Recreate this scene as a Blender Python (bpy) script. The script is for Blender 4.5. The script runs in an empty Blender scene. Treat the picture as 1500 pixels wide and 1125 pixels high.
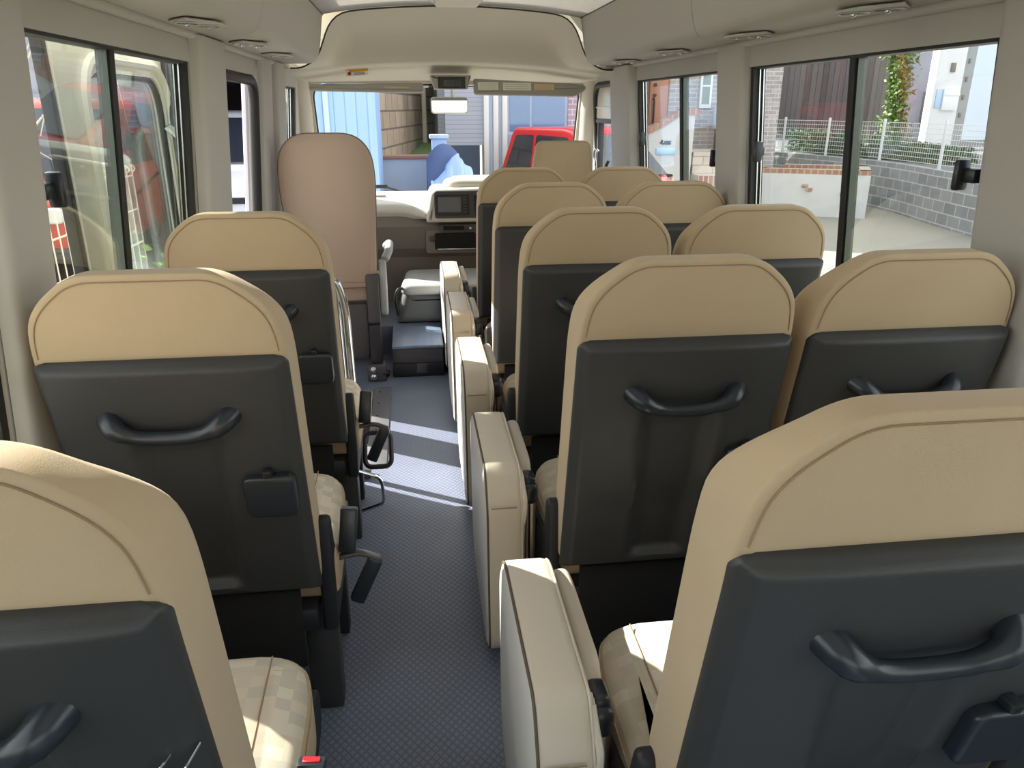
import bpy, bmesh, math, random
from mathutils import Vector, Matrix, Quaternion
random.seed(7)
PI = math.pi
SC = bpy.context.scene
SUN_E, SKY_S, EXPO = 24.0, .62, -0.45
COL = SC.collection
V = Vector

# ------------------------------------------------------------------ helpers
def lin(c):
    return tuple(((x/255)/12.92 if x/255 <= .04045 else ((x/255+.055)/1.055)**2.4) for x in c) + (1,)

MATS = {}
def mat(name, rgb, rough=.6, metal=0, bump=0, bscale=60, var=0, vscale=4, spec=.5, emit=0, coat=0, sheen=0):
    if name in MATS: return MATS[name]
    m = bpy.data.materials.new(name); m.use_nodes = True
    nt = m.node_tree; b = nt.nodes['Principled BSDF']
    b.inputs['Base Color'].default_value = lin(rgb)
    b.inputs['Roughness'].default_value = rough
    b.inputs['Metallic'].default_value = metal
    b.inputs['Specular IOR Level'].default_value = spec
    if coat: b.inputs['Coat Weight'].default_value = coat
    if sheen: b.inputs['Sheen Weight'].default_value = sheen
    if emit:
        b.inputs['Emission Color'].default_value = lin(rgb); b.inputs['Emission Strength'].default_value = emit
    tc = nt.nodes.new('ShaderNodeTexCoord')
    if var:
        n = nt.nodes.new('ShaderNodeTexNoise'); n.inputs['Scale'].default_value = vscale; n.inputs['Detail'].default_value = 5
        nt.links.new(tc.outputs['Object'], n.inputs['Vector'])
        r = nt.nodes.new('ShaderNodeMapRange'); r.inputs[3].default_value = 1-var; r.inputs[4].default_value = 1+var
        nt.links.new(n.outputs['Fac'], r.inputs[0])
        mx = nt.nodes.new('ShaderNodeVectorMath'); mx.operation = 'SCALE'
        mx.inputs[0].default_value = lin(rgb)[:3]
        nt.links.new(r.outputs[0], mx.inputs['Scale'])
        nt.links.new(mx.outputs[0], b.inputs['Base Color'])
    if bump:
        n = nt.nodes.new('ShaderNodeTexNoise'); n.inputs['Scale'].default_value = bscale; n.inputs['Detail'].default_value = 3
        nt.links.new(tc.outputs['Object'], n.inputs['Vector'])
        bp = nt.nodes.new('ShaderNodeBump'); bp.inputs['Strength'].default_value = bump; bp.inputs['Distance'].default_value = .004
        nt.links.new(n.outputs['Fac'], bp.inputs['Height']); nt.links.new(bp.outputs[0], b.inputs['Normal'])
    MATS[name] = m
    return m

def nodes_of(m):
    nt = m.node_tree
    return nt, nt.nodes['Principled BSDF'], nt.nodes.new, nt.links.new

def brick_mat(name, c1, c2, mortar, bw, bh, msize=.06, rough=.8, rot=None, bump=.5):
    """bricks laid on a vertical wall; rot 'x' = wall runs along world y, else along x; 'floor' = flat"""
    m = mat(name, c1, rough); nt, b, N, L = nodes_of(m)
    tc = N('ShaderNodeTexCoord'); sp = N('ShaderNodeSeparateXYZ'); cb = N('ShaderNodeCombineXYZ')
    L(tc.outputs['Object'], sp.inputs[0])
    L(sp.outputs['Y' if rot == 'x' else 'X'], cb.inputs[0]); L(sp.outputs['Y' if rot == 'floor' else 'Z'], cb.inputs[1])
    t = N('ShaderNodeTexBrick'); L(cb.outputs[0], t.inputs['Vector'])
    t.inputs['Color1'].default_value = lin(c1); t.inputs['Color2'].default_value = lin(c2); t.inputs['Mortar'].default_value = lin(mortar)
    t.inputs['Scale'].default_value = 1; t.inputs['Brick Width'].default_value = bw; t.inputs['Row Height'].default_value = bh
    t.inputs['Mortar Size'].default_value = msize*bh; t.inputs['Mortar Smooth'].default_value = .2
    n = N('ShaderNodeTexNoise'); n.inputs['Scale'].default_value = 3; n.inputs['Detail'].default_value = 6
    L(tc.outputs['Object'], n.inputs['Vector'])
    r = N('ShaderNodeMapRange'); r.inputs[3].default_value = .72; r.inputs[4].default_value = 1.25; L(n.outputs['Fac'], r.inputs[0])
    mx = N('ShaderNodeVectorMath'); mx.operation = 'SCALE'; L(t.outputs['Color'], mx.inputs[0]); L(r.outputs[0], mx.inputs['Scale'])
    L(mx.outputs[0], b.inputs['Base Color'])
    bp = N('ShaderNodeBump'); bp.inputs['Strength'].default_value = bump; bp.inputs['Distance'].default_value = .01; bp.invert = True
    L(t.outputs['Fac'], bp.inputs['Height']); L(bp.outputs[0], b.inputs['Normal'])
    return m

def stripe_mat(name, c1, c2, pitch, axis='X', rough=.7, streak=.25):
    """boards / siding: dark joint every `pitch` m along an axis, with grain streaks running along the boards"""
    m = mat(name, c1, rough); nt, b, N, L = nodes_of(m)
    tc = N('ShaderNodeTexCoord'); sp = N('ShaderNodeSeparateXYZ'); L(tc.outputs['Object'], sp.inputs[0])
    d = N('ShaderNodeMath'); d.operation = 'DIVIDE'; d.inputs[1].default_value = pitch; L(sp.outputs[axis], d.inputs[0])
    f = N('ShaderNodeMath'); f.operation = 'FRACT'; L(d.outputs[0], f.inputs[0])
    g = N('ShaderNodeMath'); g.operation = 'LESS_THAN'; g.inputs[1].default_value = .1; L(f.outputs[0], g.inputs[0])
    fl = N('ShaderNodeMath'); fl.operation = 'FLOOR'; L(d.outputs[0], fl.inputs[0])
    wn = N('ShaderNodeTexWhiteNoise'); wn.noise_dimensions = '1D'; L(fl.outputs[0], wn.inputs['W'])
    mp = N('ShaderNodeMapping'); L(tc.outputs['Object'], mp.inputs[0])
    mp.inputs['Scale'].default_value = (14, 14, .8) if axis != 'Z' else (.8, .8, 14)
    n = N('ShaderNodeTexNoise'); n.inputs['Scale'].default_value = 2; n.inputs['Detail'].default_value = 5; L(mp.outputs[0], n.inputs['Vector'])
    a = N('ShaderNodeMath'); a.operation = 'ADD'; L(wn.outputs['Value'], a.inputs[0]); L(n.outputs['Fac'], a.inputs[1])
    r = N('ShaderNodeMapRange'); r.inputs[1].default_value = .2; r.inputs[2].default_value = 1.6
    r.inputs[3].default_value = 1-streak; r.inputs[4].default_value = 1+streak; L(a.outputs[0], r.inputs[0])
    mix = N('ShaderNodeMix'); mix.data_type = 'RGBA'; L(g.outputs[0], mix.inputs[0])
    mix.inputs[6].default_value = lin(c1); mix.inputs[7].default_value = lin(c2)
    mx = N('ShaderNodeVectorMath'); mx.operation = 'SCALE'; L(mix.outputs[2], mx.inputs[0]); L(r.outputs[0], mx.inputs['Scale'])
    L(mx.outputs[0], b.inputs['Base Color'])
    return m

def glass_mat(name, tint, refl=.9, rough=0.0, film=0):
    m = bpy.data.materials.new(name); m.use_nodes = True; nt = m.node_tree
    nt.nodes.remove(nt.nodes['Principled BSDF']); N, L = nt.nodes.new, nt.links.new
    out = [n for n in nt.nodes if n.type == 'OUTPUT_MATERIAL'][0]
    t = N('ShaderNodeBsdfTransparent'); t.inputs[0].default_value = (*tint, 1)
    g = N('ShaderNodeBsdfGlossy'); g.inputs['Roughness'].default_value = rough; g.inputs[0].default_value = (.95, 1, .98, 1)
    fr = N('ShaderNodeFresnel'); fr.inputs['IOR'].default_value = 1.45
    k = N('ShaderNodeMath'); k.operation = 'MULTIPLY'; k.inputs[1].default_value = refl; L(fr.outputs[0], k.inputs[0])
    mx = N('ShaderNodeMixShader'); L(k.outputs[0], mx.inputs[0]); L(t.outputs[0], mx.inputs[1]); L(g.outputs[0], mx.inputs[2])
    last = mx
    L(last.outputs[0], out.inputs[0])
    MATS[name] = m
    return m

def obj(name, bm, m, parent=None, smooth=True, angle=40, loc=None):
    me = bpy.data.meshes.new(name)
    bmesh.ops.recalc_face_normals(bm, faces=bm.faces)
    bm.to_mesh(me); bm.free()
    for x in (m if isinstance(m, (list, tuple)) else [m]): me.materials.append(x)
    o = bpy.data.objects.new(name, me); COL.objects.link(o)
    if smooth:
        me.shade_smooth(); me.set_sharp_from_angle(angle=math.radians(angle))
    if parent: o.parent = parent
    if loc is not None: o.location = loc
    return o

def empty(name, loc=(0, 0, 0), rz=0):
    o = bpy.data.objects.new(name, None); COL.objects.link(o)
    o.location = loc; o.rotation_euler = (0, 0, rz); o.empty_display_size = .05
    return o

def tag(o, label=None, cat=None, group=None, kind=None):
    if label: o['label'] = label
    if cat: o['category'] = cat
    if group: o['group'] = group
    if kind: o['kind'] = kind
    return o

def struct(o): o['kind'] = 'structure'; return o

def copy_tree(o, parent=None):
    c = o.copy(); COL.objects.link(c)
    if parent: c.parent = parent
    for ch in list(o.children): copy_tree(ch, c)
    return c

B = bmesh.new
def box(bm, lo, hi, bev=0, seg=2, M=None):
    lo, hi = V(lo), V(hi); c = (lo+hi)/2; s = hi-lo
    r = bmesh.ops.create_cube(bm, size=1)
    vs = r['verts']
    bmesh.ops.scale(bm, vec=s, verts=vs)
    if bev:
        es = list({e for v in vs for e in v.link_edges})
        rb = bmesh.ops.bevel(bm, geom=es, offset=min(bev, min(s)*.49), segments=seg, affect='EDGES', profile=.5)
        vs = list({v for f in rb['faces'] for v in f.verts} | {v for v in vs if v.is_valid})
    T = Matrix.Translation(c)
    if M is not None: T = M @ T
    bmesh.ops.transform(bm, matrix=T, verts=vs)
    return bm

def cbox(c, s, bev=0, seg=2, M=None):
    c, s = V(c), V(s)
    return box(B(), c-s/2, c+s/2, bev, seg, M)

def ring_loft(bm, rings, cap=True, close=False):
    R = [[bm.verts.new(p) for p in r] for r in rings]
    n = len(R[0])
    pairs = list(zip(R[:-1], R[1:])) + ([(R[-1], R[0])] if close else [])
    for a, b in pairs:
        for i in range(n):
            j = (i+1) % n
            bm.faces.new((a[i], a[j], b[j], b[i]))
    if cap and not close:
        bm.faces.new(R[0]); bm.faces.new(R[-1])
    return bm

def tube(bm, pts, rad, seg=10, closed=False, flat=1.0, up=None):
    pts = [V(p) for p in pts]; n = len(pts)
    rads = rad if isinstance(rad, (list, tuple)) else [rad]*n
    tang = []
    for i in range(n):
        a = pts[(i-1) % n] if closed or i > 0 else pts[0]
        b = pts[(i+1) % n] if closed or i < n-1 else pts[-1]
        tang.append((b-a).normalized())
    u = V(up) if up else (V((0, 0, 1)) if abs(tang[0].z) < .9 else V((1, 0, 0)))
    u = (u - tang[0]*u.dot(tang[0])).normalized()
    rings = []
    for i in range(n):
        if i:
            q = tang[i-1].rotation_difference(tang[i]); u = q @ u
            u = (u - tang[i]*u.dot(tang[i])).normalized()
        w = tang[i].cross(u)
        rings.append([pts[i] + (u*math.cos(2*PI*k/seg)*flat + w*math.sin(2*PI*k/seg))*rads[i] for k in range(seg)])
    return ring_loft(bm, rings, True, closed)

def arc(pts, r, n=6, closed=False):
    """polyline with rounded corners"""
    P = [V(p) for p in pts]; out = []; m = len(P)
    for i, p in enumerate(P):
        if not closed and i in (0, m-1): out.append(p); continue
        a, b = P[(i-1) % m], P[(i+1) % m]
        rr = r[i] if isinstance(r, (list, tuple)) else r
        if rr <= 0: out.append(p); continue
        da = min(rr, (a-p).length*.49); db = min(rr, (b-p).length*.49)
        p0 = p+(a-p).normalized()*da; p1 = p+(b-p).normalized()*db
        for k in range(n+1):
            t = k/n
            out.append(p0*(1-t)**2 + p*2*t*(1-t) + p1*t*t)
    return out

def rpoly(pts, r, n=5):
    return [(p.x, p.y) for p in arc([(x, y, 0) for x, y in pts], r, n, True)]

def rrect(w, h, r, n=5, cx=0, cy=0):
    return rpoly([(cx-w/2, cy-h/2), (cx+w/2, cy-h/2), (cx+w/2, cy+h/2), (cx-w/2, cy+h/2)], r, n)

def inset(poly, d):
    n = len(poly); A = sum(poly[i][0]*poly[(i+1) % n][1]-poly[(i+1) % n][0]*poly[i][1] for i in range(n))
    s = 1 if A > 0 else -1; out = []
    for i in range(n):
        p0, p, p1 = V(poly[i-1]), V(poly[i]), V(poly[(i+1) % n])
        e0 = (p-p0); e1 = (p1-p)
        if e0.length < 1e-9: e0 = e1
        if e1.length < 1e-9: e1 = e0
        e0.normalize(); e1.normalize()
        nn = V((-(e0.y+e1.y), e0.x+e1.x))*s
        if nn.length < 1e-6: nn = V((-e0.y, e0.x))*s
        nn.normalize(); c = max(.5, nn.dot(V((-e0.y, e0.x))*s))
        out.append(tuple(p+nn*d/c))
    return out

def pillow(bm, poly, d0, d1, r0, r1, fn, n=4, bulge0=0, bulge1=0):
    """extrude an outline along depth with rounded edges; fn(u, v, d) -> point"""
    prof = [(r0*1.6, d0-bulge0)] if True else []
    for k in range(n+1):
        a = PI/2*k/n; prof.append((r0*(1-math.sin(a)), d0+r0*(1-math.cos(a))))
    for k in range(n+1):
        a = PI/2*k/n; prof.append((r1*(1-math.cos(a)), d1-r1*(1-math.sin(a))))
    prof.append((r1*1.6, d1+bulge1))
    rings = []
    for ins, d in prof:
        q = inset(poly, ins) if ins > 1e-7 else poly
        rings.append([fn(u, v, d) for u, v in q])
    return ring_loft(bm, rings)

def prism(bm, poly, d0, d1, fn):
    return ring_loft(bm, [[fn(u, v, d0) for u, v in poly], [fn(u, v, d1) for u, v in poly]])

def grid(bm, nu, nv, fn, thick=None):
    vs = [[bm.verts.new(fn(i/nu, j/nv)) for j in range(nv+1)] for i in range(nu+1)]
    for i in range(nu):
        for j in range(nv):
            bm.faces.new((vs[i][j], vs[i+1][j], vs[i+1][j+1], vs[i][j+1]))
    return bm

def holes(bm, us, vs, solid, pos):
    """wall slab with openings: cells in (u, v), pos(u, v, d) d=0 inside, 1 outside"""
    cache = {}
    def vert(i, j, d):
        k = (i, j, d)
        if k not in cache: cache[k] = bm.verts.new(pos(us[i], vs[j], d))
        return cache[k]
    nu, nv = len(us)-1, len(vs)-1
    S = lambda i, j: 0 <= i < nu and 0 <= j < nv and solid((us[i]+us[i+1])/2, (vs[j]+vs[j+1])/2)
    for i in range(nu):
        for j in range(nv):
            if not S(i, j): continue
            for d in (0, 1):
                bm.faces.new([vert(a, b, d) for a, b in ((i, j), (i+1, j), (i+1, j+1), (i, j+1))])
            for (di, dj, p, q) in ((-1, 0, (i, j), (i, j+1)), (1, 0, (i+1, j), (i+1, j+1)), (0, -1, (i, j), (i+1, j)), (0, 1, (i, j+1), (i+1, j+1))):
                if not S(i+di, j+dj):
                    bm.faces.new((vert(*p, 0), vert(*q, 0), vert(*q, 1), vert(*p, 1)))
    return bm

def lathe(bm, prof, seg=24, M=None):
    rings = []
    for r, z in prof:
        rings.append([V((r*math.cos(2*PI*k/seg), r*math.sin(2*PI*k/seg), z)) for k in range(seg)])
    if M is not None: rings = [[M @ p for p in r] for r in rings]
    return ring_loft(bm, rings)

XZ = lambda y0: (lambda u, v, d: V((u, y0+d, v)))
YZ = lambda x0: (lambda u, v, d: V((x0+d, u, v)))
XY = lambda z0: (lambda u, v, d: V((u, v, z0+d)))

# ------------------------------------------------------------------ materials
BEIGE = mat('beige_fabric', (186, 166, 137), .85, bump=.15, bscale=900, var=.05, vscale=9, spec=.25, sheen=.15)
BEIGE2 = mat('rose_beige_fabric', (186, 165, 148), .8, bump=.1, bscale=900, var=.04, spec=.25)
PIPE = mat('beige_seam', (146, 124, 96), .8)
BLACK = mat('black_plastic', (55, 56, 57), .48, bump=.12, bscale=700, spec=.45)
SATIN = mat('satin_black_plastic', (38, 43, 50), .3, spec=.5)
DARK = mat('charcoal_plastic', (30, 32, 38), .5)
FELT = mat('black_felt', (24, 25, 27), .95, bump=.4, bscale=400)
GREYP = mat('dark_grey_plastic', (72, 70, 74), .5)
CHROME = mat('polished_steel', (200, 205, 212), .16, 1)
STEEL = mat('brushed_steel', (150, 140, 128), .35, 1)
RUBBER = mat('black_rubber', (20, 21, 23), .55)
WALLP = mat('grey_beige_trim_plastic', (181, 181, 178), .55, var=.02, spec=.3)
DUCT = mat('warm_grey_duct_panel', (178, 176, 172), .6, spec=.3)
ROOFM = mat('headliner', (170, 168, 164), .75, bump=.05, bscale=500, spec=.2)
DOME = mat('cream_headliner', (198, 193, 183), .7, bump=.05, bscale=500, spec=.2)
VINYL = mat('pale_vinyl', (202, 193, 178), .45, bump=.08, bscale=300, var=.03, spec=.4)
VINYL_SIDE = mat('tan_vinyl', (200, 180, 148), .5, bump=.08, bscale=300, var=.03, spec=.4)
GREYV = mat('light_grey_vinyl', (176, 178, 180), .4, bump=.15, bscale=90, spec=.5)
DASH = mat('dash_light_grey', (206, 202, 194), .55)
DASH2 = mat('dash_taupe', (122, 114, 106), .55, bump=.1, bscale=400)
SCREEN = mat('lcd_grey', (96, 100, 104), .25)
IVORY = mat('ivory_paint', (238, 236, 222), .3, coat=.4)
WHITE = mat('white_paint', (232, 234, 236), .35, coat=.3)
RED = mat('red_paint', (196, 28, 36), .3, coat=.5)
REDBTN = mat('red_button', (214, 30, 44), .4)
GLASS = glass_mat('window_glass', (.93, .955, .945), .2)
WGLASS = glass_mat('windscreen_glass', (.93, .955, .965), .25)
DGLASS = glass_mat('door_glass', (.93, .96, .945), .45)
DKGLASS = mat('dark_glass', (38, 44, 54), .04, spec=.9)
GREENEDGE = mat('green_glass_edge', (40, 58, 50), .2, spec=.8)
MIRROR = mat('mirror_glass', (210, 212, 212), .02, 1)

# patterned seat cushion fabric
PATT = mat('checked_seat_fabric', (206, 196, 178), .85, spec=.2)
def _patt():
    nt, b, N, L = nodes_of(PATT)
    tc = N('ShaderNodeTexCoord'); s = N('ShaderNodeVectorMath'); s.operation = 'SCALE'; s.inputs['Scale'].default_value = 42
    L(tc.outputs['Object'], s.inputs[0])
    f = N('ShaderNodeVectorMath'); f.operation = 'FLOOR'; L(s.outputs[0], f.inputs[0])
    sp = N('ShaderNodeSeparateXYZ'); L(f.outputs[0], sp.inputs[0]); cb = N('ShaderNodeCombineXYZ'); L(sp.outputs[0], cb.inputs[0]); L(sp.outputs[1], cb.inputs[1])
    w = N('ShaderNodeTexWhiteNoise'); w.noise_dimensions = '2D'; L(cb.outputs[0], w.inputs['Vector'])
    r = N('ShaderNodeValToRGB'); L(w.outputs['Value'], r.inputs[0])
    r.color_ramp.interpolation = 'CONSTANT'
    for p, c in ((.34, (206, 197, 180)), (.62, (193, 187, 176)), (.82, (211, 204, 190))):
        e = r.color_ramp.elements.new(p); e.color = lin(c)
    r.color_ramp.elements[0].color = lin((200, 191, 174))
    r.color_ramp.elements[-1].color = lin((188, 183, 174))
    L(r.outputs[0], b.inputs['Base Color'])
_patt()

# embossed blue-grey floor sheet
FLOORM = mat('embossed_floor_vinyl', (92, 99, 116), .42, spec=.45)
def _floor():
    nt, b, N, L = nodes_of(FLOORM)
    tc = N('ShaderNodeTexCoord')
    v = N('ShaderNodeTexVoronoi'); v.feature = 'DISTANCE_TO_EDGE'; v.inputs['Scale'].default_value = 58; v.inputs['Randomness'].default_value = .0
    mp = N('ShaderNodeMapping'); L(tc.outputs['Object'], mp.inputs[0]); mp.inputs['Rotation'].default_value = (0, 0, PI/4); mp.inputs['Scale'].default_value = (1.25, 1, 1)
    L(mp.outputs[0], v.inputs['Vector'])
    r = N('ShaderNodeMapRange'); r.inputs[1].default_value = 0; r.inputs[2].default_value = .22; r.inputs[3].default_value = .62; r.inputs[4].default_value = 1.12
    L(v.outputs['Distance'], r.inputs[0])
    n = N('ShaderNodeTexNoise'); n.inputs['Scale'].default_value = 5; n.inputs['Detail'].default_value = 4; L(tc.outputs['Object'], n.inputs['Vector'])
    r2 = N('ShaderNodeMapRange'); r2.inputs[3].default_value = .82; r2.inputs[4].default_value = 1.18; L(n.outputs['Fac'], r2.inputs[0])
    m = N('ShaderNodeMath'); m.operation = 'MULTIPLY'; L(r.outputs[0], m.inputs[0]); L(r2.outputs[0], m.inputs[1])
    mx = N('ShaderNodeVectorMath'); mx.operation = 'SCALE'; mx.inputs[0].default_value = lin((110, 119, 139))[:3]; L(m.outputs[0], mx.inputs['Scale'])
    L(mx.outputs[0], b.inputs['Base Color'])
    bp = N('ShaderNodeBump'); bp.inputs['Strength'].default_value = .5; bp.inputs['Distance'].default_value = .002
    L(v.outputs['Distance'], bp.inputs['Height']); L(bp.outputs[0], b.inputs['Normal'])
_floor()

# ------------------------------------------------------------------ camera
F_PX, PITCH, YAW = 1113.6, .34852, .12761
cam_d = bpy.data.cameras.new('camera'); cam = bpy.data.objects.new('camera', cam_d); COL.objects.link(cam)
cam.location = (-.2139, 0, 1.3579); cam.rotation_euler = (PI/2-PITCH, 0, -YAW)
cam_d.sensor_width = 36; cam_d.lens = 36*F_PX/1500; cam_d.clip_start = .02; cam_d.clip_end = 300
SC.camera = cam

# ------------------------------------------------------------------ bus shell
XC = .045
def hw(z): return .915 + (1.49-z)*.08 if z < 1.49 else .915 + (1.49-z)*.02
def W(s, y, z, d): return V((XC+s*(hw(z)+d), y, z))
ZT = 1.49; SILL = .74
Y_REAR, Y_FRONT = -1.35, 5.12
TH = .045
R_OPEN = [(-.95, 1.29, SILL, ZT), (1.51, 2.71, SILL, ZT), (2.965, 4.10, SILL, ZT), (4.56, 5.05, .80, 1.50)]
L_OPEN = [(-.95, 1.32, SILL, ZT), (1.515, 2.62, SILL, ZT), (2.98, 3.72, -.3, ZT), (4.36, 4.96, .80, 1.47)]
def side_wall(name, s, ops):
    ys = sorted({Y_REAR, Y_FRONT+.1} | {a for o in ops for a in o[:2]})
    zs = sorted({-.45, 1.60} | {a for o in ops for a in o[2:]})
    solid = lambda y, z: not any(o[0] < y < o[1] and o[2] < z < o[3] for o in ops)
    return struct(obj(name, holes(B(), ys, zs, solid, lambda y, z, d: W(s, y, z, d*TH)), WALLP, angle=20))
side_wall('wall_right', 1, R_OPEN)
side_wall('wall_left', -1, L_OPEN)

def rear_pos(x, z, d): return V((x, Y_REAR-d*TH, z))
struct(obj('wall_back', holes(B(), [-1.0, -.75, .84, 1.09], [-.45, .8, 1.45, 1.95],
      lambda x, z: not (-.75 < x < .84 and .8 < z < 1.45), rear_pos), WALLP))

# front wall with the windscreen opening, leaning back at the top
def front_pos(x, z, d): return V((x, Y_FRONT + max(0, 1.52-z)*.42 + d*.05, z))
WS = (-.80, .89, .80, 1.50)
xs = [-.98, WS[0], WS[1], 1.07]
struct(obj('wall_front', holes(B(), xs, [-.45, .80, 1.50, 1.75], lambda x, z: not (WS[0] < x < WS[1] and WS[2] < z < WS[3]), front_pos), DOME, angle=20))
for k, (xa, xb, sgn) in enumerate(((WS[0], WS[0]+.10, 1), (WS[1]-.10, WS[1], -1))):   # rounded upper corners of the windscreen aperture
    bm = B(); x0 = xa if sgn > 0 else xb
    pts = [(x0-sgn*.002, 1.51)] + [(x0+sgn*(.10-.10*math.sin(a)), 1.51-.10+.10*math.cos(a)) for a in [PI/2*i/8 for i in range(9)]]
    prism(bm, pts, 0, .05, lambda u, v, d: front_pos(u, v, 0)+V((0, d, 0)))
    struct(obj('trim_%d' % (10+k), bm, DOME))
ws = empty('window_1', (0, 0, 0)); struct(ws)
bm = B(); grid(bm, 12, 6, lambda u, v: front_pos(WS[0]-.02+u*(WS[1]-WS[0]+.04), .78+v*.74, .6)+V((0, -(2*u-1)**2*.02+.02, 0)))
bmesh.ops.solidify(bm, geom=bm.faces[:], thickness=.004)
obj('glass_pane', bm, WGLASS, ws)
bm = B(); tube(bm, arc([front_pos(x, z, .5) for x, z in ((WS[0], .80), (WS[1], .80), (WS[1], 1.49), (WS[0], 1.49))], .09, 6, True), .009, 8, True)
obj('window_seal', bm, RUBBER, ws)

# floor with the stair well by the door
def floor_slab():
    ys = [Y_REAR, 2.80, 3.72, 3.9, 5.5]; xsx = [-1.0, -.42, 1.09]
    return holes(B(), xsx, ys, lambda x, y: not (x < -.42 and 2.80 < y < 3.72), lambda x, y, d: V((x, y, -.06*d)))
struct(obj('floor', floor_slab(), FLOORM, angle=20))
bm = B(); box(bm, (-1.02, 2.78, -.34), (-.42, 3.74, -.30)); 
o = struct(obj('floor_stairwell', bm, mat('stair_tread', (206, 190, 182), .6, var=.05)))
bm = B(); box(bm, (-.43, 2.80, -.30), (-.42, 3.72, -.06)); struct(obj('trim_20', bm, GREYP))
bm = B(); box(bm, (-1.0, 3.71, -.30), (-.43, 3.72, -.06)); struct(obj('trim_21', bm, GREYP))
bm = B(); box(bm, (-1.0, 2.80, -.30), (-.43, 2.81, -.06)); struct(obj('trim_22', bm, GREYP))
# stair edging plate with screws
ep = tag(empty('step_edge_plate', (-.405, 3.26, 0)), 'grey metal edging plate with screws along the door stairwell', 'edging')
obj('plate', cbox((0, 0, .003), (.085, .94, .006), .002), mat('plate_grey', (128, 130, 136), .4, .5), ep)
for k in range(6):
    bm = B(); lathe(bm, [(.0045, 0), (.0045, .0015), (.002, .0025)], 10, Matrix.Translation((-.015, -.40+k*.16, .006)))
    obj('screw', bm, DARK, ep)

# front platform floor and step box
struct(obj('floor_cab', cbox((.045, 4.93, .085), (1.95, 1.25, .17)), mat('cab_floor_sheet', (110, 118, 136), .25, var=.12, vscale=6, bump=.3, bscale=9)))
st = tag(empty('step_box', (-.2, 4.09, 0)), 'blue-grey ribbed step box leading from the aisle up to the cab', 'step')
obj('riser', box(B(), (-.155, -.185, 0), (.115, .19, .155), .008), GREYP, st)
STEPTOP = stripe_mat('ribbed_step_mat', (120, 136, 165), (96, 108, 134), .012, 'X', .4, .08)
obj('tread', box(B(), (-.155, -.195, .155), (.118, .21, .172), .005), STEPTOP, st)
obj('lower_rail', box(B(), (-.155, -.205, .0), (.115, -.18, .075), .006), DARK, st)
obj('latch_plate', box(B(), (-.03, -.212, .02), (.03, -.2, .075), .006), GREYP, st)

# ceiling: centre panel, side duct panels, front dome
Y_RIM = 4.40
def ceil_z(xr): return 1.862 - .052*(abs(xr)/.67)**2.2
bm = B(); grid(bm, 24, 1, lambda u, v: V((XC+(2*u-1)*.672, Y_REAR+v*(Y_RIM-Y_REAR), ceil_z((2*u-1)*.672))))
bmesh.ops.solidify(bm, geom=bm.faces[:], thickness=-.02)
struct(obj('ceiling', bm, ROOFM))
def duct_prof(s):
    P = arc([(.676, 0, 1.806), (.703, 0, 1.63), (.728, 0, 1.577), (.905, 0, 1.571)], [0, .05, .04, 0], 6)
    return [(XC+s*p.x, p.z) for p in P]
def duct(name, s, y0, y1, m=DUCT):
    P = duct_prof(s); bm = B(); n = len(P)
    a = [[bm.verts.new((x, y, z)) for x, z in P] for y in (y0, y1)]
    Q = [(x+(.02*s), z+.025) for x, z in P]
    b = [[bm.verts.new((x, y, z)) for x, z in Q] for y in (y0, y1)]
    for i in range(n-1):
        bm.faces.new((a[0][i], a[0][i+1], a[1][i+1], a[1][i])); bm.faces.new((b[0][i], b[0][i+1], b[1][i+1], b[1][i]))
        for k in (0, 1): bm.faces.new((a[k][i], a[k][i+1], b[k][i+1], b[k][i]))
    return struct(obj(name, bm, m, angle=50))
k = 1
for s in (1, -1):
    for y0, y1 in ((Y_REAR, .62), (.624, 2.72), (2.724, Y_RIM-.004)):
        duct('trim_%d' % (30+k), s, y0, y1); k += 1
    # dark backing inside the joints and the outer roof skin
    bm = B(); box(bm, (XC+s*.70-.02, Y_REAR, 1.80), (XC+s*.70+.02, Y_RIM, 1.83)); struct(obj('trim_%d' % (30+k), bm, DARK)); k += 1
    bm = B(); P = [(.94, 1.58), (.94, 1.66), (.70, 1.90), (.66, 1.90)]
    prism(bm, [(XC+s*x, z) for x, z in P], 0, Y_RIM-Y_REAR+.4, lambda u, v, d: V((u, Y_REAR+d, v))); struct(obj('trim_%d' % (30+k), bm, IVORY)); k += 1
    # rounded cove strip between the duct and the window header
    bm = B(); tube(bm, [W(s, Y_REAR, 1.566, -.012), W(s, Y_RIM, 1.566, -.012)], .014, 10); struct(obj('trim_%d' % (30+k), bm, WALLP)); k += 1

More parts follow.
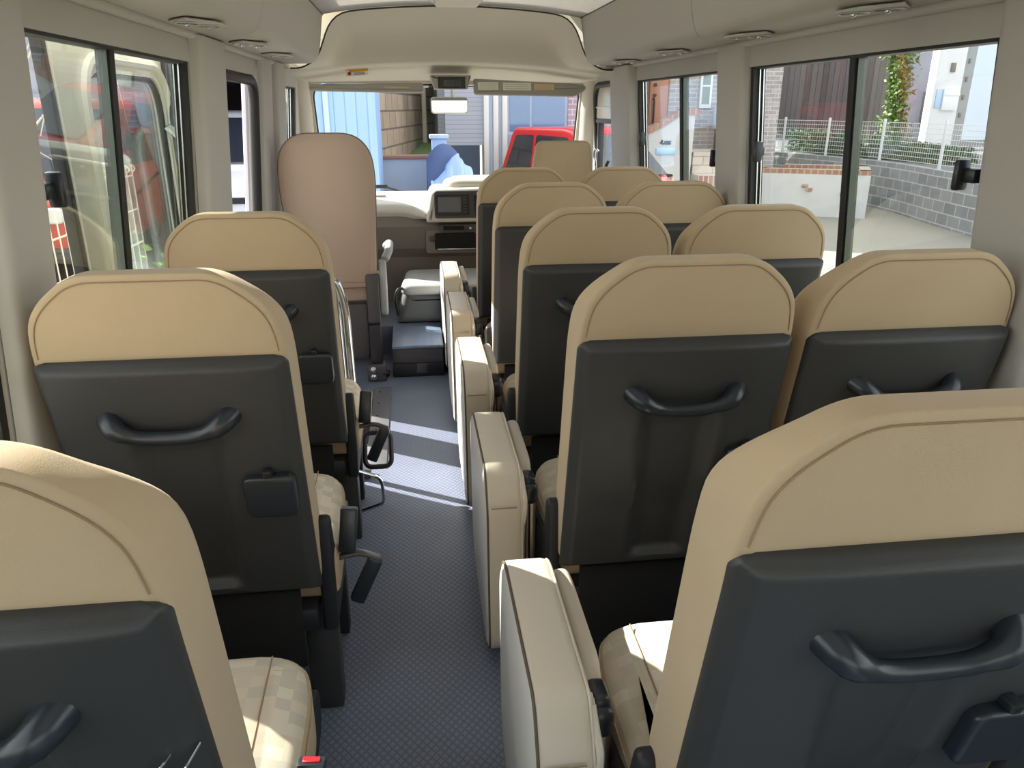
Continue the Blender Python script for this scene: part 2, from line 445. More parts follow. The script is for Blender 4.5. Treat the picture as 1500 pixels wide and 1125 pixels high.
# dome: rim arch -> bowl -> lip -> visor shelf -> windscreen header
def dome():
    n = 40; rows = []
    rim = [(-.99, 1.545), (-.80, 1.552), (-.715, 1.60), (-.63, 1.81), (-.45, 1.838), (.0, 1.862), (.45, 1.838), (.63, 1.81), (.715, 1.60), (.80, 1.552), (.99, 1.545)]
    P = arc([(x, 0, z) for x, z in rim], [0, .05, .06, .10, .2, .3, .2, .10, .06, .05, 0], 6)
    L = [0]
    for a, b in zip(P, P[1:]): L.append(L[-1]+(b-a).length)
    def at(t):
        t *= L[-1]
        for i in range(len(P)-1):
            if t <= L[i+1]+1e-9:
                f = (t-L[i])/max(1e-9, L[i+1]-L[i]); return P[i].lerp(P[i+1], f)
        return P[-1]
    bm = B(); V_ = []
    ts = [i/n for i in range(n+1)]
    for t in ts:
        p = at(t); a = p.x/.9
        lipz = 1.618-.055*min(1, abs(p.x)/.85)**2; lipx = p.x*1.02; 
        low = min(p.z, 1.62)
        col = [V((XC+p.x, Y_RIM, p.z))]
        deep = max(0, (p.z-1.56)/.30)
        ylip = 4.86 - .10*abs(a)**2
        lz = min(lipz, p.z+.02)
        # concave bowl between rim and lip
        for k in range(1, 9):
            f = k/9
            y = Y_RIM + (ylip-Y_RIM)*(f**.75 if deep > .1 else f) + deep*.05*math.sin(PI*f)
            z = p.z + (lz-p.z)*(f**1.9 if deep > .1 else f)
            x = p.x + (lipx*.985-p.x)*f - (p.x*.06)*math.sin(PI*f)*(1-abs(a))
            col.append(V((XC+x, y, z)))
        for dy, dz in ((0, 0), (.012, -.012), (.035, -.022), (.08, -.016), (.2, -.035)):
            y = ylip+dy; col.append(V((XC+lipx, y, lz+dz)))
        col.append(V((XC+lipx*.99, Y_FRONT+.02, 1.505)))
        V_.append([bm.verts.new(c) for c in col])
    for i in range(n):
        for j in range(len(V_[0])-1):
            bm.faces.new((V_[i][j], V_[i+1][j], V_[i+1][j+1], V_[i][j+1]))
    return bm
struct(obj('ceiling_dome', dome(), DOME, angle=60))
# dark joint line around the dome rim
rim = [(-.86, 1.552), (-.80, 1.552), (-.715, 1.60), (-.63, 1.81), (-.45, 1.838), (0, 1.862), (.45, 1.838), (.63, 1.81), (.715, 1.60), (.80, 1.552), (.86, 1.552)]
bm = B(); tube(bm, [(XC+p.x, Y_RIM-.003, p.z) for p in arc([(x, 0, z) for x, z in rim], [0, .05, .06, .10, .2, .3, .2, .10, .06, .05, 0], 5)], .004, 6)
struct(obj('trim_60', bm, DARK))
for s in (1, -1):   # joints between the centre ceiling and the ducts
    bm = B(); tube(bm, [(XC+s*.674, Y_REAR, 1.808), (XC+s*.674, Y_RIM, 1.808)], .003, 6)
    struct(obj('trim_%d' % (61 if s > 0 else 62), bm, DARK))
bm = B(); box(bm, (-.95, Y_RIM-.1, 1.93), (1.04, Y_FRONT+.15, 1.95)); struct(obj('roof', bm, IVORY))
bm = B(); box(bm, (-.95, Y_FRONT+.1, 1.55), (1.04, Y_FRONT+.15, 1.94)); struct(obj('trim_63', bm, IVORY))

# pillar trims standing proud of the walls
def pillar(k, s, y0, y1, z0=.0, z1=1.565, d=.03, m=WALLP):
    bm = B(); prof = arc([(y0, 0, .002), (y0+.01, 0, d), (y1-.01, 0, d), (y1, 0, .002)], [0, .025, .025, 0], 5)
    nz = 4; rings = []
    for j in range(nz+1):
        z = z0+(z1-z0)*j/nz
        rings.append([W(s, p.x, z, -p.z) for p in prof])
    ring_loft(bm, rings)
    struct(obj('trim_%d' % k, bm, m, angle=50))
pillar(70, 1, 1.295, 1.505); pillar(71, 1, 2.715, 2.96); pillar(72, 1, 4.105, 4.50, d=.05)
pillar(73, -1, 1.325, 1.51); pillar(74, -1, 2.625, 2.975, d=.04); pillar(75, -1, 3.74, 3.99, d=.03); pillar(76, -1, 4.07, 4.35, d=.04)
# A pillars
for k, s in ((77, 1), (78, -1)):
    bm = B(); tube(bm, [(XC+s*.935, 5.10, 1.56), (XC+s*.93, 5.17, 1.35), (XC+s*.945, 5.30, 1.0), (XC+s*.95, 5.38, .75)], .075, 14)
    struct(obj('trim_%d' % k, bm, DOME))

# ------------------------------------------------------------------ windows
def win(n, s, y0, y1, z0, z1, latches=(), mull=None, glass=GLASS):
    w = struct(empty('window_%d' % n, W(s, (y0+y1)/2, z0, .03)))
    T = Matrix.Translation(-w.location)
    def slab(bm, ya, yb, za, zb, da, db):
        P = [[W(s, y, z, d) for y, z in ((ya, za), (yb, za), (yb, zb), (ya, zb))] for d in (da, db)]
        ring_loft(bm, P); return bm
    bm = B(); slab(bm, y0, y0+.022, z0, z1, .006, .05); slab(bm, y1-.022, y1, z0, z1, .006, .05)
    slab(bm, y0, y1, z1-.007, z1, .006, .05); slab(bm, y0, y1, z0, z0+.02, .006, .05)
    bm.transform(T); obj('window_seal', bm, RUBBER, w, angle=20)
    bm = B()
    for q in (.027, .041): 
        for yy in (y0+.026, y1-.026):
            slab(bm, yy-.003, yy+.003, z0, z1, q-.002, q+.002)
    bm.transform(T); obj('pane_edge', bm, CHROME, w, angle=20)
    mid = (y0+y1)/2 if mull is None else mull
    for a, b, d in ((y0+.01, mid+.02, .026), (mid-.02, y1-.01, .040)):
        bm = slab(B(), a, b, z0+.01, z1-.004, d, d+.004); bm.transform(T); obj('glass_pane', bm, glass, w, angle=20)
    if mull is not None:
        bm = slab(B(), mid-.013, mid+.013, z0, z1, .016, .05); bm.transform(T); obj('meeting_rail', bm, RUBBER, w, angle=20)
        bm = slab(B(), mid+.0135, mid+.021, z0, z1, .022, .046); slab(bm, mid-.021, mid-.0135, z0, z1, .022, .046); bm.transform(T); obj('glass_edge', bm, GREENEDGE, w, angle=20)
    for ly, lz in latches:
        sg = 1 if ly < mid else -1
        bm = B(); p = W(s, ly, lz, .01)-w.location
        box(bm, p+V((-.014, -.022, -.016)), p+V((.014, .022, .016)), .006)
        q = p+V((-s*.012, sg*.022, 0)); box(bm, q+V((-.016, -.009, -.034)), q+V((.016, .009, .034)), .007)
        obj('latch', bm, SATIN, w)
    return w
win(2, 1, 1.51, 2.71, SILL, ZT, [(1.56, 1.22), (2.64, 1.215)], 2.085)
win(3, 1, 2.965, 4.10, SILL, ZT, [(4.04, 1.205), (3.0, 1.17)], 3.47)
win(4, -1, 1.515, 2.62, SILL, ZT, [(1.575, 1.21)], 2.015)
win(5, 1, -.95, 1.29, SILL, ZT)
win(6, -1, -.95, 1.32, SILL, ZT)
w = struct(empty('window_7', (0, 0, 0)))
bm = box(B(), (-.76, Y_REAR-.03, .79), (.85, Y_REAR-.026, 1.46)); obj('glass_pane', bm, GLASS, w, smooth=False)
# cab side window by the door
w = win(8, -1, 4.36, 4.96, .80, 1.47, (), None)
# driver's door
dd = struct(empty('door_2', (XC+.95, 4.8, .8)))
bm = B(); tube(bm, [W(1, y, z, .0)-dd.location for y, z in [(p.x, p.z) for p in arc([(4.56, 0, .80), (5.08, 0, .80), (5.03, 0, 1.49), (4.56, 0, 1.49)], [0, .05, .10, .03], 8, True)]], .017, 8, True)
obj('door_seal', bm, RUBBER, dd)
bm = B(); box(bm, (-.02, -.24, .49), (.02, .27, .70), .012); obj('upper_panel', bm, IVORY, dd)
bm = B(); box(bm, (-.028, -.24, .555), (.0, .25, .565), .003); obj('panel_ledge', bm, WHITE, dd)
bm = B(); box(bm, (-.024, -.24, .468), (.022, .27, .492), .004); box(bm, (-.02, .17, 0), (.02, .20, .48), .004); obj('window_frame', bm, GREYP, dd)
bm = B(); box(bm, (.005, -.24, 0), (.009, .26, .47)); obj('glass_pane', bm, GLASS, dd)
bm = B(); tube(bm, arc([(-.03, .10, .30), (-.05, .10, .32), (-.05, .13, .27), (-.03, .16, .22), (-.03, .16, .12)], .02, 4), .008, 8); obj('door_latch', bm, CHROME, dd)
bm = B(); tube(bm, arc([(-.04, -.13, 0), (-.05, -.14, .20), (-.03, -.17, .26)], .05, 5), .010, 8); obj('grab_bar', bm, SATIN, dd)

# swing door standing open outside, parked along the bus side
door = struct(empty('door_1', (-1.075, 2.56, -.35)))
def door_leaf():
    y0, y1, z0, z1 = -.50, .47, 0, 2.1
    outer = rpoly([(y0, z0), (y1, z0), (y1, z1), (y0, z1)], [.03, .03, .16, .16], 8)
    wy0, wy1, wz0, wz1 = -.32, .34, .62, 1.80
    inner = rpoly([(wy0, wz0), (wy1, wz0), (wy1, wz1), (wy0, wz1)], [.10, .10, .12, .12], 8)
    bm = B(); rings = []
    for d in (0, .035):
        rings.append(([bm.verts.new((d, *p)) for p in outer], [bm.verts.new((d, *p)) for p in inner]))
    (o0, i0), (o1, i1) = rings; n = len(outer)
    for k in range(n):
        j = (k+1) % n
        bm.faces.new((o0[k], o0[j], i0[j], i0[k])); bm.faces.new((o1[k], i1[k], i1[j], o1[j]))
        bm.faces.new((o0[k], o1[k], o1[j], o0[j])); bm.faces.new((i0[k], i0[j], i1[j], i1[k]))
    return bm, outer, inner
bm, outer, inner = door_leaf()
obj('door_panel', bm, IVORY, door, angle=30)
bm = B(); prism(bm, inset(inner, -.01), .012, .017, YZ(0)); obj('glass_pane', bm, DGLASS, door)
bm = B(); tube(bm, [(.037, a, b) for a, b in inset(inner, -.035)], .016, 8, True); obj('window_surround', bm, IVORY, door)
bm = B(); tube(bm, [(.018, a, b) for a, b in inset(inner, .004)], .011, 6, True); obj('window_seal', bm, RUBBER, door)
bm = B(); box(bm, (.0, -.525, .05), (.03, -.495, 2.0), .008); box(bm, (.0, .465, .05), (.03, .495, 2.0), .008); obj('edge_rubber', bm, RUBBER, door)
bm = B(); tube(bm, arc([(.05, .42, .5), (.09, .40, .55), (.09, .30, 1.6), (.05, .28, 1.65)], .05, 5), .013, 8); obj('grab_handle', bm, CHROME, door)
bm = B(); box(bm, (.02, .36, .6), (.06, .40, 1.9), .01); obj('guide_rail', bm, GREYP, door)
bm = B(); box(bm, (.13, .76, .0), (.165, .98, 1.20), .012); obj('added_sun_blocker', bm, GREYP, door)  # unseen panel added low in the doorway to split the floor sunlight into stripes
# rubber seal and track round the door opening
bm = B(); tube(bm, arc([W(-1, 3.70, -.28, .01), W(-1, 3.70, 1.47, .01), W(-1, 3.0, 1.475, .01)], .10, 8), .022, 10); struct(obj('trim_80', bm, RUBBER))
bm = B(); tube(bm, [W(-1, 3.745, -.28, .05), W(-1, 3.735, 1.46, .05)], .02, 8); struct(obj('trim_81', bm, mat('lavender_grey_paint', (196, 194, 206), .4)))
# ------------------------------------------------------------------ passenger seats
TB = .22                                   # backrest slope
def bk(u, v, d): return V((u, (.95-v)*TB+d, v))
def seat_parts(root, s, buckle):
    """s = +1 window on the +x side (driver's side), -1 window on the -x side"""
    a = -s                                 # aisle direction
    sh = rpoly([(-.118, 1.102), (-.196, 1.040), (-.215, .965), (-.213, .372), (.213, .372), (.215, .965), (.196, 1.040), (.118, 1.102)],
               [.035, .06, .08, .03, .03, .08, .06, .035], 6)
    def bkh(u, v, d):
        k = max(0, min(1, (v-.96)/.14)); return bk(u, v, d*(1-.5*k*k*(3-2*k)))
    bm = B(); pillow(bm, sh, 0, .135, .011, .045, bkh, 5, .002, .02)
    back = obj('backrest', bm, BEIGE, root, angle=60)
    # seam lines where the rear cover meets the bolsters
    seam = [p for p in inset(sh, .0125)]
    top = [p for p in seam if p[1] > .95]
    top.sort(key=lambda p: math.atan2(p[1]-.9, p[0]))
    bm = B(); tube(bm, [bk(u, v, -.0012) for u, v in top], .0011, 5); obj('seam', bm, PIPE, back)
    # black back panel
    nx, nz = 44, 56; hwid, zb, zt = .2135, .375, .947
    def pf(i, j):
        u = -hwid+2*hwid*i; v = zb+(zt-zb)*j
        # rounded top corners
        cr = .022
        if v > zt-cr:
            k = (v-(zt-cr))/cr; lim = hwid-cr+cr*math.sqrt(max(0, 1-k*k)); u = max(-lim, min(lim, u))
        e = min(u+hwid, hwid-u, (zt-v)*1.2, (v-zb)*1.5)
        h = .004+.022*max(0, e)/.019 if e < .019 else .026
        h += .010*max(0, 1-(abs(u)/.19)**4)*max(0, 1-((v-.80)/.25)**4 if abs(v-.8) < .25 else 0)
        # shallow tapering channel under the grab handle
        wch = .082-.02*(.80-v)/.42
        if v < .815:
            fy = min(1, (.815-v)/.05)*min(1, max(0, (v-.405)/.016))
            t = (wch-abs(u))/.014
            h -= .023*fy*max(0, min(1, t))**1.0 if t > 0 else 0
            r = abs(abs(u)-wch)
            if r < .02: h += .003*fy*(1-r/.02)
        return bk(u, v, -h)
    def spaced(i, n):                      # denser rows at the borders
        x = i/n; return x-.055*math.sin(2*PI*x)*1.6
    bm = B(); grid(bm, nx, nz, lambda i, j: pf(spaced(i*nx, nx), spaced(j*nz, nz)))
    edge = [e for e in bm.edges if e.is_boundary]
    ext = bmesh.ops.extrude_edge_only(bm, edges=edge)
    for v in [g for g in ext['geom'] if isinstance(g, bmesh.types.BMVert)]: v.co += V((0, .012, 0))
    panel = obj('back_panel', bm, BLACK, root, angle=60)
    # grab handle
    pts, rad = [], []
    for k in range(25):
        t = -1+2*k/24
        pts.append(bk(.106*t, .840-.034*(1-abs(t)**3), -.022-.036*min(1, (1-abs(t))*5.5)**.6)); rad.append(.0125+.0095*max(0, abs(t)-.55)/.45)
    bm = B(); tube(bm, pts, rad, 12, flat=1.0); obj('grab_handle', bm, SATIN, root, angle=70)
    # folded cup holder with its catch
    cup = B(); pillow(cup, rrect(.096, .098, .02, 5, .152, .655), -.055, -.015, .008, .004, bk, 4)
    c = obj('cup_holder', cup, SATIN, root, angle=60)
    bm = B(); pillow(bm, rrect(.018, .02, .005, 3, .152, .707), -.053, -.015, .004, .003, bk, 2); obj('catch', bm, DARK, c)
    # cushion
    xo, xi = (.220, .222) if s > 0 else (.222, .245)
    lo, hi = (-xi, xo) if s > 0 else (-xo, xi)
    cu = rpoly([(lo, .175), (hi, .175), (hi, .46), (hi-.03, .55), (lo+.03, .55), (lo, .46)], [.03, .03, .06, .07, .07, .06], 6)
    def cf(u, v, d): return V((u, v, .30+d+.025*(v-.1)/.45 - .012*((u-(lo+hi)/2)/.22)**2*(d > .1)))
    bm = B(); pillow(bm, cu, 0, .135, .02, .035, cf, 5, 0, .008)
    bm.normal_update()
    for f in bm.faces:
        bmesh_top = f.calc_center_median().z > .41 and f.normal.z > .45
        f.material_index = 1 if bmesh_top else 0
    cush = obj('cushion', bm, [VINYL_SIDE if False else BEIGE, PATT], root, angle=60)
    for u in (lo+.075, hi-.075):
        bm = B(); tube(bm, [cf(u, .16+.06*q, .1375+.008*min(1, min((.16+.06*q-.1)/.05, 1))-.003) for q in range(7)], .0016, 5); obj('seam', bm, PIPE, cush)
    # under-seat structure
    obj('under_panel', box(B(), (-.165, .125, .16), (.165, .14, .365), .004), FELT, root)
    obj('seat_pan', box(B(), (-.20, .13, .25), (.20, .52, .31), .01), DARK, root)
    for xx in (a*.195, -a*.175):
        obj('leg', box(B(), (xx-.036, .165, 0), (xx+.036, .225, .30), .006), BLACK, root)
        obj('leg', box(B(), (xx-.03, .44, 0), (xx+.03, .49, .26), .006), DARK, root)
    sc = rpoly([(.145, .24), (.185, .24), (.55, .27), (.56, .36), (.42, .365), (.225, .40), (.190, .52), (.160, .52), (.150, .40)], [.005, .01, .03, .03, .05, .05, .02, .02, .03], 4)
    bm = B(); pillow(bm, sc, 0, .032, .008, .008, lambda u, v, d: V((a*(.205+d), u, v)), 3); obj('recliner_cover', bm, DARK, root)
    bm = B(); tube(bm, arc([(a*.19, .21, .36), (a*.19, .21, .28)], .01), .006, 6)
    bm.free()
    if buckle:
        # belt buckle standing beside the cushion, with webbing hanging towards the aisle
        M = Matrix.Translation((a*.262, .215, .40)) @ Matrix.Rotation(-.25, 4, 'X') @ Matrix.Rotation(a*.10, 4, 'Y')
        bm = B(); box(bm, (-.02, -.012, 0), (.02, .014, .105), .006, 2, M); bk_ = obj('belt_buckle', bm, SATIN, root)
        bm = B(); box(bm, (-.012, -.006, .0985), (.012, .006, .107), .001, 1, M); obj('release_button', bm, REDBTN, bk_)
        bm = B(); tube(bm, arc([(a*.215, .21, .385), (a*.29, .22, .395), (a*.335, .22, .375)], .02, 4), .011, 8, flat=.6); obj('armrest_pivot', bm, GREYP, root)
        M = Matrix.Translation((a*.325, .215, .375)) @ Matrix.Rotation(a*.42, 4, 'Y')
        bm = B(); box(bm, (-.018, -.012, -.12), (.018, .012, .005), .007, 2, M); obj('belt_tongue', bm, SATIN, root)
    return root

SEATS = 'beige passenger seats with black back panels'
ZL, XI, XO = -.66, .298, .758
protoR = empty('passenger_seat', (XI, .612, 0)); seat_parts(protoR, 1, False)
protoL = empty('passenger_seat', (ZL, .607, 0)); seat_parts(protoL, -1, True)
tag(protoR, 'large seat in the fifth row behind the driver, cut off at the picture edge', 'seat', SEATS)
tag(protoL, 'rearmost single seat by the door-side wall, its headrest cut off by the picture edge', 'seat', SEATS)
c = copy_tree(protoR); c.location = (XO, .612, 0); tag(c, 'window seat in the fifth row behind the driver, almost out of frame', 'seat', SEATS)
ORD = {1: 'fourth', 2: 'third', 3: 'second', 4: 'first'}
for k in range(1, 5):
    for x, w_ in ((XI, 'aisle'), (XO, 'window')):
        c = copy_tree(protoR); c.location = (x, .608+.7345*k, 0)
        if w_ == 'aisle':
            lab = {1: 'aisle seat in the fourth row behind the driver, black back fully shown',
                   2: 'aisle seat in the third row behind the driver, grab handle half hidden',
                   3: 'aisle seat in the second row behind the driver, black back partly in view',
                   4: 'aisle seat in the first row behind the driver, next to the dashboard view'}[k]
        else:
            lab = {1: 'window seat in the fourth row behind the driver, grab handle below the block wall',
                   2: 'window seat in the third row behind the driver, in front of the planter view',
                   3: 'window seat in the second row behind the driver, beside the pillar between two windows',
                   4: 'window seat in the first row, directly behind the driver seat'}[k]
        tag(c, lab, 'seat', SEATS)
for k, lab in ((1, 'single seat beside the door-side sliding window, black back with handle and cup holder'),
               (2, 'single seat just behind the open doorway, dark back and chrome rail beyond it')):
    c = copy_tree(protoL); c.location = (ZL, .565+.765*k, 0)
    for d_ in c.children_recursive:
        if d_.name.startswith('release_button'): bpy.data.objects.remove(d_)
    tag(c, lab, 'seat', SEATS)

# ------------------------------------------------------------------ folded jump seats along the aisle
VSIDE = mat('silver_grey_vinyl', (212, 211, 208), .45, bump=.08, bscale=300, spec=.4)
def jump_seat(root):
    out = rpoly([(0, .07), (0, .47), (.05, .555), (.42, .56), (.47, .50), (.47, .14), (.40, .06), (.04, .05)], [.04, .03, .03, .06, .04, .06, .05, .04], 6)
    lean = lambda u, v, d: V((-.074+d+(.56-v)*.006, u, v))
    bm = B(); pillow(bm, out, 0, .092, .012, .02, lean, 4, .003, .004); bm.normal_update()
    for f in bm.faces: f.material_index = 1 if f.normal.x < -.75 or f.normal.x > .8 else 0
    p = obj('cushion', bm, [VINYL, VSIDE], root, angle=60)
    for d, ins in ((.003, .003), (.086, .004)):
        bm = B(); tube(bm, [lean(u, v, d) for u, v in inset(out, ins)], .0028, 6, True); obj('piping', bm, mat('dark_seam', (92, 82, 70), .7) if d < .05 else VINYL, p)
    bm = B(); tube(bm, [lean(-.0015, .475, .012+.06*q/6) for q in range(7)], .0016, 5); obj('seam', bm, PIPE, p)
    # gathered folds in the cover at the rear corner
    for q in range(3):
        bm = B(); tube(bm, arc([lean(.004+.006*q, .43-.01*q, .088), lean(.0, .475+.006*q, .094), lean(.05+.012*q, .535, .09)], .02, 5), [.004]*1+[.006]*0 if False else .0055, 6); obj('cover_fold', bm, VINYL, p)
    bm = B(); box(bm, (-.02, .06, 0), (.035, .40, .10), .01); obj('pedestal', bm, DARK, root)
    # thin folded backrest and its bracket
    ob = rpoly([(.135, .12), (.115, .45), (.16, .525), (.43, .53), (.47, .46), (.47, .14)], [.02, .03, .03, .06, .05, .04], 5)
    leb = lambda u, v, d: V((.025+d+(.53-v)*.012, u, v))
    bm = B(); pillow(bm, ob, 0, .030, .012, .012, leb, 4); obj('backrest', bm, VINYL, root, angle=60)
    bm = B(); box(bm, (.026, .092, .06), (.036, .125, .44), .003); box(bm, (.044, .092, .06), (.060, .125, .44), .003); obj('bracket', bm, STEEL, root)
    bm = B(); box(bm, (.024, .082, .43), (.064, .118, .485), .014, 3); box(bm, (.026, .095, .46), (.060, .150, .50), .012, 3); obj('hinge', bm, SATIN, root)
AUX = 'jump seats folded up along the aisle'
pa = empty('jump_seat', (0, .815, 0)); jump_seat(pa)
tag(pa, 'folded jump seat at the bottom of the picture, beside the fifth-row aisle seat', 'jump seat', AUX)
for k, lab in ((1, 'folded jump seat with a sunlit top beside the fourth-row aisle seat'), (2, 'folded jump seat beside the third-row aisle seat, middle of the five'),
               (3, 'folded jump seat beside the second-row aisle seat'), (4, 'folded jump seat next to the step up into the cab, brightest of the five')):
    c = copy_tree(pa); c.location = (0, .815+.752*k, 0); tag(c, lab, 'jump seat', AUX)

# ------------------------------------------------------------------ front seats
gs = tag(empty('guide_seat', (-.618, 3.86, 0)), 'tall rose-beige guide seat with a plain padded back beside the doorway', 'seat')
out = rpoly([(-.135, 1.246), (-.215, 1.17), (-.232, 1.04), (-.205, .485), (.205, .485), (.232, 1.04), (.215, 1.17), (.135, 1.246)], [.07, .09, .1, .05, .05, .1, .09, .07], 6)
gb = lambda u, v, d: V((u, (1.2-v)*.10+d, v))
bm = B(); pillow(bm, out, -.02, .10, .018, .04, gb, 5, .012, .02); b_ = obj('backrest', bm, BEIGE2, gs, angle=60)
bm = B(); tube(bm, [gb(u, v, -.004) for u, v in inset(out, .003)], .005, 8, True); obj('edge_trim', bm, GREYP, b_)
bm = B(); tube(bm, [gb(-.19+.38*q/10, .52, -.033) for q in range(11)], .0016, 5); obj('seam', bm, PIPE, b_)
bm = B(); pillow(bm, rpoly([(-.21, .10), (.21, .10), (.21, .50), (-.21, .50)], .05), .40, .50, .02, .035, lambda u, v, d: V((u, v, d)), 4); obj('cushion', bm, BEIGE2, gs)
for x in (.185, -.185):
    bm = B(); box(bm, (x-.035, .02, .30), (x+.03, .09, .56), .012); obj('recliner_arm', bm, GREYP, gs)
    bm = B(); box(bm, (x-.032, .0, .05), (x+.028, .08, .30), .006); obj('leg', bm, DARK, gs)
    bm = B(); box(bm, (x-.055, -.03, 0), (x+.045, .06, .09), .008); f = obj('floor_bracket', bm, GREYP, gs)
    for zz in (.03, .07):
        bm = B(); lathe(bm, [(.016, 0), (.016, .01), (.006, .016)], 12, Matrix.Translation((x-.02, -.03, zz)) @ Matrix.Rotation(PI/2, 4, 'X')); obj('bolt', bm, CHROME, f)
bm = B(); tube(bm, [(.225, -.02, .03), (.225, .0, .05)], .022, 10); obj('rubber_foot', bm, RUBBER, gs)
bm = B(); box(bm, (-.15, .06, .10), (.15, .10, .40), .01); obj('frame_plate', bm, GREYP, gs)
bm = B(); tube(bm, arc([(.25, .12, .62), (.27, .16, .655), (.27, .36, .665), (.25, .40, .64)], .04, 5), .022, 10); obj('armrest', bm, GREYV, gs)
bm = B(); pillow(bm, rpoly([(.06, .33), (.12, .33), (.15, .60), (.10, .63), (.05, .55)], .03), .215, .255, .01, .012, lambda u, v, d: V((d, u, v)), 3); obj('side_cover', bm, GREYV, gs)

ds = tag(empty('driver_seat', (.625, 4.28, .17)), 'driver seat with a plain beige squared back standing against the windscreen', 'seat')
out = rpoly([(-.148, 1.018), (-.17, .86), (-.20, .35), (.20, .35), (.17, .86), (.148, 1.018)], [.045, .1, .06, .06, .1, .045], 6)
dbk = lambda u, v, d: V((u, (1.0-v)*.14+d, v))
bm = B(); pillow(bm, out, 0, .11, .02, .04, dbk, 5, .004, .02); obj('backrest', bm, BEIGE, ds, angle=60)
bm = B(); pillow(bm, rpoly([(-.21, .10), (.21, .10), (.21, .46), (-.21, .46)], .06), .25, .38, .02, .04, lambda u, v, d: V((u, v+.03, d)), 4); obj('cushion', bm, BEIGE, ds)
bm = B(); box(bm, (-.19, .1, 0), (.19, .44, .26), .02); obj('base', bm, DARK, ds)

# engine cover with its padded top
hp = tag(empty('engine_cover', (-.02, 4.30, .17)), 'grey engine cover hump with a white quilted pad in the cab', 'engine cover')
bm = B(); prof = rpoly([(-.31, 0), (-.27, .17), (-.24, .2), (.30, .2), (.33, 0)], [.0, .05, .04, .05, 0], 6)
pillow(bm, prof, 0, .42, .04, .02, lambda u, v, d: V((u, .05+d+(.2-v)*-.06, v)), 4); obj('body', bm, mat('hump_grey', (104, 106, 110), .45, var=.1, bump=.15, bscale=25), hp)
bm = B(); pillow(bm, rpoly([(-.285, -.0), (.33, -.0), (.31, .48), (-.25, .48)], .07, 6), .175, .235, .02, .025, lambda u, v, d: V((u, v, d)), 4, 0, .004); obj('pad', bm, GREYV, hp)
bm = B(); tube(bm, arc([(-.30, .02, .06), (-.315, .0, .16), (-.30, .01, .215), (-.27, .02, .215)], .03, 5), .009, 8); obj('hold_down_strap', bm, DARK, hp)

# ------------------------------------------------------------------ dashboard
db = tag(empty('dashboard', (0, 4.86, .16)), 'two-tone grey dashboard with storage slots under the windscreen', 'dashboard')
sec = arc([(0, .02, .545), (0, .0, .575), (0, -.005, .60), (0, .03, .635), (0, .62, .655), (0, .64, .30)], [0, .03, .03, .02, .02, 0], 5)
def dashrow(x):
    k = max(0, min(1, (x+.30)/.22)); k = k*k*(3-2*k)
    return [V((x, p.y-.05*k*(p.y < .3), p.z-.035*k*(p.z > .58)*(p.y < .3))) for p in sec]
bm = B(); xsd = [-.93, -.6, -.45, -.36, -.30, -.25, -.2, -.15, -.1, 0, .2, .5, .8, 1.0]
rows = [dashrow(x) for x in xsd]; vv = [[bm.verts.new(p) for p in r] for r in rows]
for i in range(len(vv)-1):
    for j in range(len(sec)-1): bm.faces.new((vv[i][j], vv[i+1][j], vv[i+1][j+1], vv[i][j+1]))
obj('top_pad', bm, DASH, db, angle=50)
bm = B(); prism(bm, [(.03, .0), (.03, .30), (-.005, .36), (-.03, .50), (.01, .56), (.3, .56), (.3, 0)], -.93, 1.0, lambda u, v, d: V((d, u, v))); obj('lower_panel', bm, DASH2, db, smooth=False)
# centre storage bin
def recess(name, x0, x1, z0, z1, y, m, parent, t=.012, depth=.02):
    bm = B(); outer = rrect(x1-x0, z1-z0, .02, 5, (x0+x1)/2, (z0+z1)/2); inner = inset(outer, t)
    R = [[bm.verts.new((u, y+d, v)) for u, v in q] for q, d in ((outer, 0), (outer, -.012), (inner, -.012), (inner, depth))]
    n = len(outer)
    for a_, b_ in zip(R, R[1:]):
        for i in range(n): bm.faces.new((a_[i], a_[(i+1) % n], b_[(i+1) % n], b_[i]))
    bm.faces.new(R[-1]); 
    return obj(name, bm, m, parent, angle=40)
binp = obj('storage_bin', pillow(B(), rrect(.36, .15, .02, 5, .04, .405), -.04, .0, .006, .002, lambda u, v, d: V((u, d, v)), 3), DASH2, db)
bm = B(); pillow(bm, rrect(.26, .105, .015, 5, .045, .408), -.043, -.035, .002, .002, lambda u, v, d: V((u, d, v)), 2); obj('bin_opening', bm, mat('bin_black', (16, 16, 17), .8), binp)
bm = B(); lathe(bm, [(.02, 0), (.02, .008), (.011, .012), (.0, .012)], 16, Matrix.Translation((-.10, -.04, .425)) @ Matrix.Rotation(PI/2, 4, 'X')); obj('power_socket', bm, GREYP, binp)
bm = B(); box(bm, (-.07, -.07, .358), (.17, -.035, .368), .004); obj('bin_lip', bm, CHROME, binp)
sl = obj('slot_panel', pillow(B(), rpoly([(-.07, .515), (-.045, .465), (.35, .465), (.35, .515)], .008), -.06, .0, .004, .002, lambda u, v, d: V((u, d, v)), 2), GREYP, db)
bm = B(); box(bm, (-.03, -.064, .478), (.10, -.055, .506), .003); obj('slot', bm, mat('bin_black', (16, 16, 17), .8), sl)
bm = B(); lathe(bm, [(.008, 0), (.008, .006), (0, .007)], 12, Matrix.Translation((.14, -.06, .49)) @ Matrix.Rotation(PI/2, 4, 'X')); obj('button', bm, CHROME, sl)
